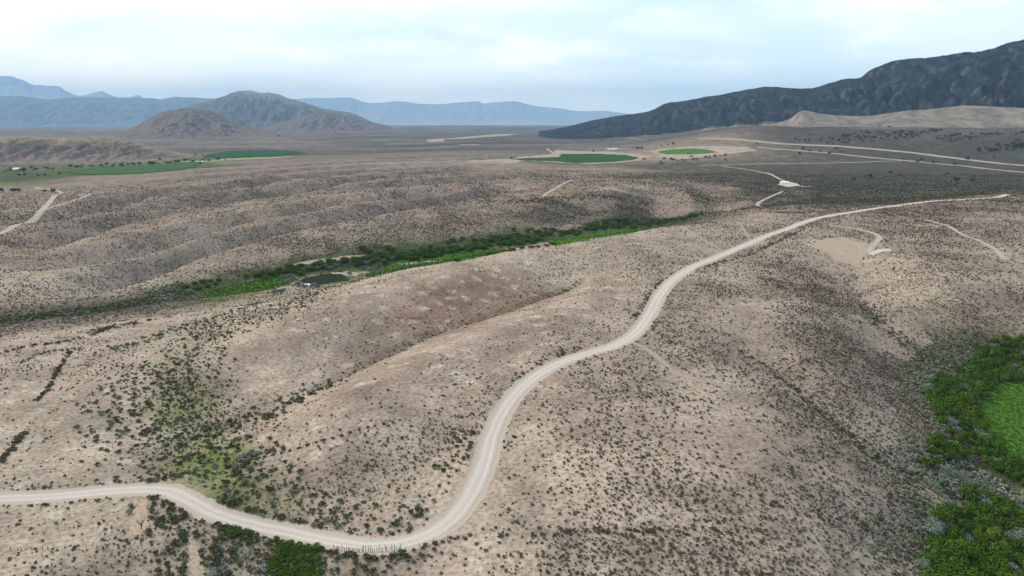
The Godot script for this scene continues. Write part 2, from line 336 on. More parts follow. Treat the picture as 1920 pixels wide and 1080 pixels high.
const MOUNTAINS = [
	["mountain", "pale blue snow-streaked range farthest on the skyline behind the blue ridge", "snowblue", 6000, 5000, 900, 0.1, [-25890, 31791, 1875, -24414, 32939, 2030, -23449, 33632, 2141, -23117, 33861, 2154, -22714, 34133, 1980, -22472, 34293, 1821, -21948, 34631, 1765, -21587, 34857, 1751, -21418, 34961, 1609, -20978, 35227, 1347, -20489, 35513, 1433, -20083, 35744, 1567, -19799, 35903, 1422, -19607, 36008, 1324, -19096, 36281, 1307, -18670, 36503, 1392, -18167, 36755, 1063, -17430, 37111, 730]],
	["mountain", "long dark blue ridge below the pale snowy range", "blueridge", 3500, 2500, 500, 0.16, [-15207, 18567, 701, -14346, 19240, 750, -13491, 19850, 798, -13193, 20049, 762, -12886, 20247, 725, -12451, 20517, 777, -11888, 20849, 802, -11302, 21172, 783, -10686, 21490, 793, -10435, 21613, 766, -10040, 21799, 833, -9371, 22095, 812, -8819, 22321, 772, -8115, 22586, 571, -7086, 22930, 251]],
	["mountain", "broad peak with a pale bald summit and long falling shoulder", "peak", 3200, 2000, 600, 0.3, [-5875, 12708, 329, -5473, 12886, 451, -5182, 13006, 546, -4967, 13089, 641, -4755, 13168, 662, -4544, 13242, 628, -4370, 13301, 630, -4066, 13396, 530, -3800, 13474, 447, -3482, 13560, 352, -3014, 13672, 276, -2634, 13750, 110, -2292, 13811, 41, -1845, 13878, -40, -1340, 13936, -111, -828, 13975, -182]],
	["hill", "brown purple conical hill with crumbling rocky top", "brownhill", 1300, 900, 250, 0.22, [-3137, 5693, 22, -2999, 5767, 87, -2873, 5831, 166, -2782, 5875, 204, -2673, 5925, 226, -2611, 5953, 230, -2509, 5996, 210, -2436, 6026, 180, -2345, 6062, 120, -2210, 6113, 76, -2010, 6181, 40]],
	["hill", "low brown shoulder ridge stretching right in front of the bald peak", "brownhill", 1000, 900, 260, 0.26, [-3064, 8462, 10, -2777, 8561, 95, -2541, 8634, 163, -2361, 8685, 219, -2181, 8732, 226, -2000, 8775, 195, -1756, 8827, 120, -1506, 8873, 56, -1187, 8921, -2, -927, 8952, -48]],
	["mountain", "hazy light blue plateau range closing the valley", "hazeblue", 6000, 4000, 1100, 0.12, [-12267, 38073, 1097, -11232, 38391, 1295, -9918, 38751, 1333, -8706, 39041, 1370, -8302, 39129, 1262, -7760, 39240, 1099, -6924, 39396, 1131, -6219, 39514, 1190, -5512, 39618, 1136, -4944, 39693, 1054, -3793, 39820, 1057, -2921, 39893, 1143, -1901, 39955, 1202, -1610, 39968, 1089, -879, 39990, 1146, 146, 40000, 1203, 879, 39990, 1033, 1612, 39968, 919, 2635, 39913, 832, 3511, 39846, 689, 4954, 39692, 687, 5815, 39575, 601, 6951, 39391, 458, 8627, 39059, 232]],
	["mountain", "lower hazy blue foothills in front of the plateau range", "hazeblue", 4000, 2500, 700, 0.14, [-5953, 25309, 373, -4877, 25538, 449, -3783, 25723, 323, -2476, 25882, 231, -1148, 25975, 157, 383, 25997, 176, 1911, 25930, 64, 3049, 25821, -65]],
	["hill", "small dusky hill with a pale patch at the valley mouth", "brownhill", 900, 600, 250, 0.16, [-1600, 11388, -52, -1349, 11421, 5, -1182, 11439, 46, -972, 11459, 62, -762, 11475, 54, -509, 11489, 4, -255, 11497, -29]],
	["mountain", "dark forested mountain range with pale rock flecks", "forest", 1150, 1700, 300, 0.34, [219, 5936, 43, 423, 5726, 79, 616, 5576, 128, 797, 5420, 163, 972, 5190, 190, 1083, 5100, 247, 1174, 5012, 256, 1293, 4915, 281, 1406, 4815, 298, 1512, 4713, 321, 1613, 4610, 333, 1708, 4505, 321, 1796, 4399, 314, 1836, 4240, 336, 1896, 4141, 357, 1922, 4056, 355, 1961, 4037, 393, 2005, 4015, 417, 2041, 3923, 437, 2128, 3876, 444, 2178, 3772, 443, 2256, 3726, 460, 2305, 3696, 457, 2333, 3600, 466, 2376, 3572, 485, 2418, 3544, 497, 2502, 3485, 500, 2630, 3389, 475, 2862, 3196, 385]],
	["hill", "low red brown badland hill with scoured gullied face beside the green valley", "redhill", 330, 500, 80, 0.26, [-1915, 2309, 73, -1808, 2394, 68, -1738, 2445, 71, -1663, 2497, 70, -1611, 2530, 65, -1529, 2581, 66, -1464, 2619, 63, -1420, 2643, 55, -1380, 2664, 41, -1321, 2694, 23, -1265, 2720, 6, -1216, 2743, -9, -1156, 2768, -23]],
	["hill", "smooth tan alluvial fan at the foot of the forested mountain", "fan", 380, 600, 220, 0.05, [942, 2901, 95, 1018, 2875, 110, 1090, 2849, 132, 1124, 2835, 163, 1151, 2824, 160, 1205, 2802, 148, 1299, 2760, 140, 1364, 2728, 143, 1441, 2688, 157, 1544, 2630, 167, 1613, 2589, 175, 1667, 2554, 173, 1756, 2494, 165, 1851, 2424, 158]]]      # crest as east, north, height
const FENCES = [
	["wire_fence", "low wire fence with uneven posts climbing the bare hillside", 3.2, 1.2, 2, [-91.9, 233.1, -80.6, 233.3, -69, 233.8, -58.1, 237.1, -46, 242.1]],
	["wire_fence", "long wire fence along the bottom edge of the left paddock", 3.0, 1.3, 3, [-153.4, 179.9, -138.2, 180.1, -127.7, 180.5, -114.3, 181.3, -102.8, 183, -95.8, 184.5]],
	["wire_fence", "short wire fence running down from the paddock corner", 3.0, 1.3, 3, [-133.6, 180.1, -132.8, 175.3, -130.7, 167]],
	["wire_fence", "wire fence buried in dark brush beside a leaning pole", 4.0, 1.2, 3, [-211, 288.4, -208, 289.8, -213.8, 304.6, -222.4, 324, -229.2, 342, -235.3, 358.2]],
	["wire_fence", "wire fence hidden in tumbleweed by the left paddocks", 4.0, 1.2, 3, [-183, 230.6, -185, 237.3, -188.5, 247.6, -191, 257.4, -195.6, 272]],
	["wire_fence", "long wire fence crossing the sagebrush flat east of the road bend", 4.0, 1.2, 3, [-30.2, 177.1, -19.8, 178.8, -9.1, 179.1, 6, 177.7, 24.1, 177.6, 45.1, 177.5, 69.7, 179]]]
const JUNIPERS = [
	[40, 60, [1058, 2286, 1152, 2290, 1243, 2270, 1345, 2274]],
	[60, 40, [1274, 2268, 1468, 2368, 4346, 6272]],
	[40, 30, [981, 2204, 1121, 2225, 1238, 2201]],
	[22, 60, [1258, 1900, 1354, 1940, 1425, 1960]],
	[45, 45, [1288, 2120, 1388, 2131, 1539, 2146]],
	[40, 60, [1257, 2467, 1896, 3134, 4439, 6272]],
	[60, 12, [799, 2293, 910, 2273, 1003, 2256]],
	[50, 8, [821, 2041, 926, 2075]],
	[60, 8, [1004, 1770, 1122, 1790, 1223, 1745]],
	[100, 8, [728, 1428, 777, 1262]],
	[40, 18, [399, 1982, 515, 2032, 611, 2049]]]
const THICKET = [196.4, 312.8, 210.8, 334.3, 234, 352.5, 262.2, 380.9, 278.1, 390.2, 297.8, 390.2, 320.1, 384.9, 161.8, 177.2, 102.4, 161.3, 120.3, 177.9, 119.3, 183.1, 129.7, 193.8, 137.7, 202.9, 138.2, 207.5, 153.3, 219.8, 162.5, 231.6, 173.1, 238.7, 177.4, 230, 183.4, 224.6, 197.3, 235.5, 196.3, 249.9, 190.7, 255.9, 188.5, 266.3, 186.6, 274.5, 185.8, 281.9, 191.1, 294.2]
const SILVERS = [203.4, 324.8, 202.5, 318.7, 212.1, 338, 227.3, 334.2, 226.8, 330.3, 236.4, 338.7, 242.4, 343.7, 191.4, 284.3, 191.2, 281.3, 201, 291.7, 201.7, 281.3, 202.1, 277.6, 195.5, 261.2, 164.7, 245.3, 165.4, 243.7, 167.3, 243.3, 169.6, 243, 170.8, 240.8, 154.6, 233.9, 153.2, 229.5, 139.1, 206.8, 139.9, 205.5, 135.2, 202.3, 148.3, 204.8, 165.6, 207.4, 168.7, 208.8, 153.5, 190.5, 170.1, 227.9, 276.8, 385.8, 278.6, 369.3, 287.8, 378.7, 153, 222.5, 119.6, 180.7, 171.8, 239.2, 184.8, 230.6]
const DARKS = [247.1, 342.1, 243.2, 341.9, 230.9, 330.8, 193.8, 277.8, 192.9, 271, 196.3, 271.4, 198.4, 268.3, 199.9, 265.8, 197.1, 257.2, 199.1, 255.5, 186.9, 271.8, 178.4, 263.9, 222.9, 329.2, 170.5, 262.7, 173.4, 261.9, 175.7, 260, 181.9, 264.8, 171.1, 256.1, 175, 255.8, 165.4, 255.8, 181.8, 260.8, 175.5, 267.4, 158.1, 246.8, 163.9, 248.7]
const BOTTOM_BUSH = [-68.5, 172.8, -68.9, 179.4, -67.8, 184.8, -63.5, 186.7, -58.1, 184.4, -55.2, 180.2, -52.8, 170.1]
const BOTTOM_BUSH_2 = [-86.9, 189.9, -85.9, 193.5, -80.2, 193.4, -72.8, 190.9, -76.8, 188.5, -82.9, 187.7]
const CREEK_A = [-132, 659.3, -95.2, 688.1, -59.5, 704.8, -22.2, 724.3, 23.7, 776.3, 73.3, 800.9, 129.4, 849.3, 188.7, 886.3, 239, 899.5]
const CREEK_B = [-215.3, 578.8, -194.5, 598.8, -175.5, 614.1, -156.2, 633.1, -131, 654.1, -102.6, 665.6, -63.7, 690.6, -16.4, 713.4, 29, 757.6]
const CREEK_C = [-35.9, 517.5, -12.4, 539.2, 10.6, 554.1, 39.4, 570.4]
const DARK_CLUMP = [-256.7, 541, -255.5, 552.7, -251.4, 558.3, -246.6, 562.3, -241.6, 566.2, -246.2, 538, -242.4, 547, -239.5, 555.5]
const POND_OLIVES = [-247, 523.8, -181.5, 570.3, -171.3, 551, -161.1, 533.8, -176.9, 509.9, -172.6, 512.7, -182.3, 601.3, -178.2, 606.5, -171.3, 607.1, -166.7, 612.9, -160.8, 612, -157, 619.5, -152, 610.2, -133.3, 639.7, -129.5, 645.9, -133.6, 621.7, -127.4, 616.8, -122.6, 634.9, -119.3, 649.8, -114.1, 658.1, -120.9, 600.4, -115.4, 601.4, -100.4, 624.9, -92.1, 627.4, -85.7, 634.2, -136.2, 566.3, -153.1, 529.2, -143.7, 507.5, -141.6, 599.6, -187.4, 582.7, -183.8, 560.6]
const SHEDS = [499, 1301, -162, 545, 403, 2629, 377, 2668, 367, 2777, -996, 2301, -1377, 1985, -1133, 3480]
const FARM_TREES = [297, 2609, 363, 2793, 380, 2762, 439, 2533, 442, 2507, 451, 2497, 432, 2561, -2, 2163, -970, 2221, -1238, 2803, -1211, 2803, -1153, 3152, -1212, 1750, -1210, 1767, -1162, 1745, -1157, 1762, -1142, 1797, -972, 1348, -936, 1329, -925, 1326, -863, 1308, -844, 1302, -1305, 2005, -1298, 2157, -1238, 2180, -1229, 2254, -1193, 2422, -1201, 2558, -1410, 2005, -1319, 1926, 516, 2479, 538, 2481, 554, 2471, -1101, 3367, 567, 2055, 587, 2073, 621, 2084]
const STAKES = [-51.3, 180.9, -45.9, 179.2, -39.5, 177.9, -34.1, 177.5, -31.5, 177.7]
const SINGLES = [-112.2, 190.8, -223.4, 325.5, -152.5, 204.3]
const POND = [-176.9, 572.6, -174.1, 591.6, -161.9, 597.6, -148.4, 598.7, -139.9, 586.1, -136.1, 562.1, -151.1, 555.6, -166.9, 557.9]
const VALLEY = [-1371, 1908, -1350, 2006, -1299, 2068, -1211, 2133, -1129, 2223, -1055, 2356, -999, 2482]
const LANDMARKS = [
	[-100, 228, "in the grassy draw above the road bend"],
	[-67, 200, "on the slope just above the lower road"],
	[-105, 198, "between the bare dead tree and the road"],
	[-136, 191, "in the lower left paddock"],
	[-164, 231, "in the paddock above the road"],
	[-160, 312, "in the dark brushy draw left of the bare hill"],
	[6, 166, "on the flat below the long fence"],
	[41, 167, "in the dense scrub below the long fence"],
	[74, 167, "on the last rise before the willow thicket"],
	[98, 200, "on the scrubby slope above the long fence"],
	[15, 203, "on the open slope right of the climbing road"],
	[-45, 206, "on the slope left of the climbing road"],
	[125, 200, "at the sandy rim of the willow thicket"],
	[182, 288, "along the upper rim of the willow thicket"],
	[175, 244, "on the grey flat between two arms of the thicket"],
	[-79, 177, "in the brush below the road bend"],
	[-45, 174, "behind the row of stakes"],
	[134, 237, "at the foot of the dark draw"],
	[78, 215, "on the hilltop right of the forked track"]]
const FAR_MARKS = [
	[-242, 535, "at the creek's lower end"],
	[-202, 592, "just below the pond"],
	[-162, 619, "directly behind the pond"],
	[-122, 658, "just above the pond"],
	[-70, 701, "midway up the creek meadow"],
	[0, 742, "where the creek meadow widens again"],
	[73, 794, "near the upper end of the creek meadow"],
	[173, 874, "where the creek vanishes behind the hill"],
	[1083, 2286, "above the bend of the upper highway"],
	[1313, 2248, "in the long grove above the highway"],
	[1572, 2314, "at the foot of the pale fan"],
	[1335, 1910, "in the dense patch right of the highway"],
	[515, 2032, "near the smaller green field"],
	[832, 2070, "between the two straight roads"],
	[1047, 1669, "below the upper highway"],
	[717, 1290, "on the dark flat above the gravel road"]]

const SOILS = [[.355, .282, .228], [.385, .312, .248], [.305, .238, .195], [.098, .091, .087], [.245, .168, .128], [.10, .13, .045], [.178, .15, .126], [.47, .41, .34]]
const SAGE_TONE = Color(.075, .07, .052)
const ROAD_HALF = 3.3

var rng := RandomNumberGenerator.new()
var used := {}
var az := PackedFloat32Array()
var rings := PackedFloat32Array()
var heights := []
var normals := []
var tones := []
var covers := []
const NA := 83
const NL := 96
const A0 := -0.82
const AS := 0.02
const L0 := 4.2
const LS := 0.04
var field := PackedFloat32Array()
var soil_r := PackedFloat32Array()
var soil_g := PackedFloat32Array()
var soil_b := PackedFloat32Array()
var sage := PackedFloat32Array()
var pts: Array[Vector2] = []
var weights := PackedFloat64Array()
var n_big := FastNoiseLite.new()
var n_mid := FastNoiseLite.new()
var n_small := FastNoiseLite.new()
var n_rill := FastNoiseLite.new()
var n_disc := FastNoiseLite.new()
var gsegs := []          # [a, b, depth a, depth b, half width]
var gcells := {}
var rsegs := []          # [a, b, height a, height b]
var rcells := {}
var ssegs := []          # [a, b, half width, colour, strength]
var scells := {}
var tsegs := []          # [a, b, half width] tracks and roads kept clear of shrubs
var tcells := {}
var clear_polys := []
var mats := {}
var road_ready := false


func _ready() -> void:
	rng.seed = 20
	# ---- camera, sky, sun, exposure, air
	var cam := Camera3D.new()
	cam.name = "camera"
	cam.fov = 44.46
	cam.near = 1.0
	cam.far = 120000.0
	cam.position = Vector3(0, 120, 0)
	cam.rotation_degrees = Vector3(-13.29, 0, 0)
	add_child(cam)
	cam.current = true
	var env := Environment.new()
	env.background_mode = Environment.BG_SKY
	var pan := PanoramaSkyMaterial.new()
	pan.panorama = sky_picture()
	var sky := Sky.new()
	sky.sky_material = pan
	env.sky = sky
	env.tonemap_mode = Environment.TONE_MAPPER_LINEAR
	env.tonemap_exposure = 1.1
	env.sdfgi_enabled = true
	env.ssao_enabled = true
	env.ssil_enabled = true
	env.fog_enabled = true
	env.fog_density = 0.000036
	env.fog_light_color = Color(0.67, 0.835, 1.0)
	var we := WorldEnvironment.new()
	we.name = "world_environment"
	we.environment = env
	add_child(we)
	var sun := DirectionalLight3D.new()
	sun.name = "sun"
	sun.light_energy = 1.15
	sun.light_color = Color(1.0, 0.96, 0.91)
	sun.light_angular_distance = 2.0
	sun.shadow_enabled = true
	add_child(sun)
	sun.look_at_from_position(Vector3(-0.80, 0.80, -0.62) * 100.0, Vector3.ZERO)

	# ---- ground, hills, roads
	make_materials()
	prepare_terrain()
	ground()
	mountains()
	roads()
	sheets()
	pond()

	# ---- vegetation
	trees()
	shrubs()

	# ---- small things
	fences()
	buildings()
	singles()


# ------------------------------------------------------------------ helpers
func numbered(called: String) -> String:
	if not used.has(called):
		used[called] = 0
		return called
	used[called] += 1
	return "%s_%03d" % [called, used[called]]


func put(called: String, mesh: Mesh, m: Material, parent: Node3D = self) -> MeshInstance3D:
	var o := MeshInstance3D.new()
	o.mesh = mesh
	if m:
		o.material_override = m
	if parent == self:
		o.name = numbered(called)
	else:
		o.name = called
	parent.add_child(o, true)
	return o


func thing(called: String, label: String, category: String, at: Vector3, turn := 0.0, group := "") -> Node3D:
	var o := Node3D.new()
	o.name = numbered(called)
	add_child(o, true)
	o.position = at
	o.rotation.y = turn
	tag(o, label, category, group)
	return o


func tag(o: Node, label: String, category := "", group := "", kind := "") -> void:
	o.set_meta("label", label)
	if category:
		o.set_meta("category", category)
	if group:
		o.set_meta("group", group)
	if kind:
		o.set_meta("kind", kind)


func pairs(a: Array, from := 0) -> PackedVector2Array:
	var out := PackedVector2Array()
	for i in range(from, a.size() - 1, 2):
		out.append(Vector2(a[i], -a[i + 1]))
	return out


func flow(a: PackedVector2Array, step: float) -> PackedVector2Array:
	# a smooth course through the points, resampled at an even step
	var c := Curve2D.new()
	for i in a.size():
		var before := a[maxi(i - 1, 0)]
		var after := a[mini(i + 1, a.size() - 1)]
		var d := (after - before).normalized()
		var li := a[i].distance_to(before) * 0.33
		var lo := a[i].distance_to(after) * 0.33
		c.add_point(a[i], -d * li, d * lo)
	c.bake_interval = step * 0.5
	var n := maxi(2, int(c.get_baked_length() / step) + 1)
	var out := PackedVector2Array()
	for i in n:
		out.append(c.sample_baked(c.get_baked_length() * i / (n - 1)))
	return out


func near_seg(p: Vector2, a: Vector2, b: Vector2) -> Vector2:
	# distance, share of the way
	var ab := b - a
	var t := clampf((p - a).dot(ab) / maxf(ab.length_squared(), 1e-6), 0.0, 1.0)
	return Vector2(p.distance_to(a + ab * t), t)


func key(x: float, z: float) -> int:
	return (int(floor(x / 40.0)) + 2000) * 8192 + int(floor(z / 40.0)) + 4096


func hash_seg(cells: Dictionary, a: Vector2, b: Vector2, reach: float, id: int) -> void:
	var n := int(a.distance_to(b) / 30.0) + 1
	var seen := {}
	for i in n + 1:
		var p := a.lerp(b, float(i) / n)
		var k := int(ceil((reach + 15.0) / 40.0))
		for u in range(-k, k + 1):
			for v in range(-k, k + 1):
				seen[key(p.x + u * 40.0, p.y + v * 40.0)] = true
	for c in seen:
		if not cells.has(c):
			cells[c] = PackedInt32Array()
		cells[c].append(id)


func lay(course: PackedVector2Array, cells: Dictionary, list: Array, reach: float, info: Array) -> void:
	for i in course.size() - 1:
		list.append([course[i], course[i + 1]] + info)
		hash_seg(cells, course[i], course[i + 1], reach, list.size() - 1)


func rows(n: int, work: Callable) -> void:
	var id := WorkerThreadPool.add_group_task(work, n)
	WorkerThreadPool.wait_for_group_task_completion(id)


# ------------------------------------------------------------------ sky
func sky_picture() -> ImageTexture:
	var w := 2048
	var h := 1024
	var c1 := FastNoiseLite.new()
	c1.seed = 5
	c1.frequency = 0.9
	c1.fractal_octaves = 5
	var c2 := FastNoiseLite.new()
	c2.seed = 9
	c2.frequency = 1.5
	c2.fractal_octaves = 5
	c2.domain_warp_enabled = true
	c2.domain_warp_amplitude = 0.5
	c2.domain_warp_frequency = 0.8
	var lines := []
	lines.resize(h)
	var half := h / 2
	rows(half, func(y: int):
		var line := PackedFloat32Array()
		line.resize(w * 3)
		var el := (0.5 - (y + 0.5) / h) * PI
		var up := sin(el)
		for x in w:
			var a := wrapf((x + 0.5) / w * TAU, -PI, PI)
			# a flat cloud deck: project the direction on it so that clouds flatten towards the horizon
			var k := 1.0 / (up + 0.26)
			var px := sin(a) * cos(el) * k
			var pz := -cos(a) * cos(el) * k
			var veil := c1.get_noise_2d(px * 0.55, pz * 1.0) * 0.5 + 0.5
			var wisp := c2.get_noise_2d(px * 0.8 + 7.0, pz * 1.1) * 0.5 + 0.5
			# thin cloud is thickest towards the west (left) and thins to the right
			var side := clampf(0.5 - 0.8 * sin(a), 0.0, 1.0)
			var cover := clampf(0.06 + 0.80 * side + (veil - 0.5) * 1.7, 0.0, 1.0)
			cover = clampf(cover + smoothstep(0.50, 0.80, wisp) * 0.38, 0.0, 1.0)
			var low := exp(-maxf(up, 0.0) * 7.0)
			var blue := Color(0.46, 0.78, 1.02).lerp(Color(1.62, 1.70, 1.54), low)
			blue = blue.lerp(Color(0.42, 0.68, 0.96), smoothstep(0.35, 1.0, up))
			var white := Color(1.22, 1.20, 1.12).lerp(Color(2.3, 2.15, 1.70), low)
			var c := blue.lerp(white, cover)
			line[x * 3] = c.r
			line[x * 3 + 1] = c.g
			line[x * 3 + 2] = c.b
		lines[y] = line)
	var bytes := PackedByteArray()
	for y in half:
		bytes.append_array(lines[y].to_byte_array())
	var dark := PackedFloat32Array()
	for x in w:
		dark.append_array([0.36, 0.31, 0.25])
	var db := dark.to_byte_array()
	for y in half:
		bytes.append_array(db)
	return ImageTexture.create_from_image(Image.create_from_data(w, h, false, Image.FORMAT_RGBF, bytes))


# ------------------------------------------------------------------ materials
func grain(sd: int, freq: float, lo: float, hi: float, octaves := 5, side := 1024) -> NoiseTexture2D:
	var n := FastNoiseLite.new()
	n.seed = sd
	n.frequency = freq
	n.fractal_octaves = octaves
	n.fractal_gain = 0.6
	var t := NoiseTexture2D.new()
	t.width = side
	t.height = side
	t.seamless = true
	t.noise = n
	var g := Gradient.new()
	g.set_color(0, Color(lo, lo, lo).linear_to_srgb())
	g.set_color(1, Color(hi, hi, hi).linear_to_srgb())
	t.color_ramp = g
	return t


func flat_mat(c: Color, rough := 0.9, vertex := false) -> StandardMaterial3D:
	var m := StandardMaterial3D.new()
	m.albedo_color = c.linear_to_srgb()
	m.roughness = rough
	m.specular_mode = BaseMaterial3D.SPECULAR_DISABLED
	m.vertex_color_use_as_albedo = vertex
	return m


func soil_mat(c: Color, tex: Texture2D, metres: float, vertex := false) -> StandardMaterial3D:
	var m := flat_mat(c, 0.95, vertex)
	m.albedo_texture = tex
	m.uv1_scale = Vector3(1.0 / metres, 1.0 / metres, 1.0)
	return m


func make_materials() -> void:
	var fine := grain(3, 0.035, 0.42, 1.42, 6)
	var gravel := grain(11, 0.05, 0.80, 1.12, 5, 512)
	var patch := grain(4, 0.012, 0.62, 1.22, 5)
	var field_grain := grain(6, 0.03, 0.5, 1.3, 5, 512)
	mats.ground = soil_mat(Color(1, 1, 1), fine, 90.0, true)
	mats.ground.detail_enabled = true
	mats.ground.detail_blend_mode = BaseMaterial3D.BLEND_MODE_MUL
	mats.ground.detail_uv_layer = BaseMaterial3D.DETAIL_UV_2
	mats.ground.detail_albedo = patch
	mats.ground.uv2_scale = Vector3(1.0 / 430.0, 1.0 / 430.0, 1)
	var sward := grain(8, 0.02, 0.0, 1.0, 6)
	sward.color_ramp = Gradient.new()
	sward.color_ramp.colors = PackedColorArray([Color(.030, .078, .014).linear_to_srgb(), Color(.042, .104, .016).linear_to_srgb(), Color(.068, .135, .020).linear_to_srgb(), Color(.095, .145, .032).linear_to_srgb()])
	sward.color_ramp.offsets = PackedFloat32Array([0.22, 0.42, 0.6, 0.92])
	mats.meadow = soil_mat(Color(1, 1, 1), sward, 70.0)
	mats.crop = soil_mat(Color(.036, .088, .040), field_grain, 400.0)
	mats.crop2 = soil_mat(Color(.075, .155, .038), field_grain, 400.0)
	mats.crop3 = soil_mat(Color(.064, .118, .046), field_grain, 300.0)
	mats.fallow = soil_mat(Color(.34, .27, .22), patch, 500.0)
	mats.stubble = soil_mat(Color(.26, .28, .14), patch, 300.0)
	mats.pale = soil_mat(Color(.50, .42, .35), fine, 60.0)
	mats.sandy = soil_mat(Color(.37, .30, .232), fine, 40.0)
	mats.redsand = soil_mat(Color(.41, .31, .235), fine, 40.0)
	mats.white = soil_mat(Color(.50, .46, .39), fine, 30.0)
	mats.track = soil_mat(Color(.46, .395, .335), gravel, 30.0, true)
	mats.road = soil_mat(Color(.515, .46, .41), gravel, 22.0, true)
	mats.water = flat_mat(Color(.018, .024, .014), 0.4)
	mats.water.specular_mode = BaseMaterial3D.SPECULAR_SCHLICK_GGX
	mats.water.metallic_specular = 0.03
	mats.leaf = flat_mat(Color(1, 1, 1), 0.85, true)
	mats.willow = flat_mat(Color(1, 1, 1), 0.75, true)
	mats.willow.backlight_enabled = true
	mats.willow.backlight = Color(.10, .16, .03)
	mats.bark = soil_mat(Color(.12, .095, .075), field_grain, 1.0)
	mats.post = soil_mat(Color(.055, .048, .042), field_grain, 1.0)
	mats.wire = flat_mat(Color(.16, .14, .125), 0.6)
	mats.white_paint = flat_mat(Color(.78, .77, .73), 0.6)
	mats.tin = flat_mat(Color(.62, .63, .62), 0.45)
	mats.dark_roof = flat_mat(Color(.13, .12, .12), 0.7)
	mats.door = flat_mat(Color(.09, .08, .075), 0.7)
	mats.hill = soil_mat(Color(1, 1, 1), patch, 700.0, true)


# ------------------------------------------------------------------ terrain
func plain(x: float, d: float) -> float:
	return 7.0 + 95.0 * smoothstep(1500.0, 2750.0, sqrt(x * x + d * d)) * smoothstep(0.08, 0.36, x / maxf(d, 1.0)) - 15.0 * smoothstep(100.0, 700.0, -x) * (1.0 - smoothstep(3000.0, 5000.0, d))


func spline(q: float) -> float:
	return 0.5 * q * log(q + 1e-9)


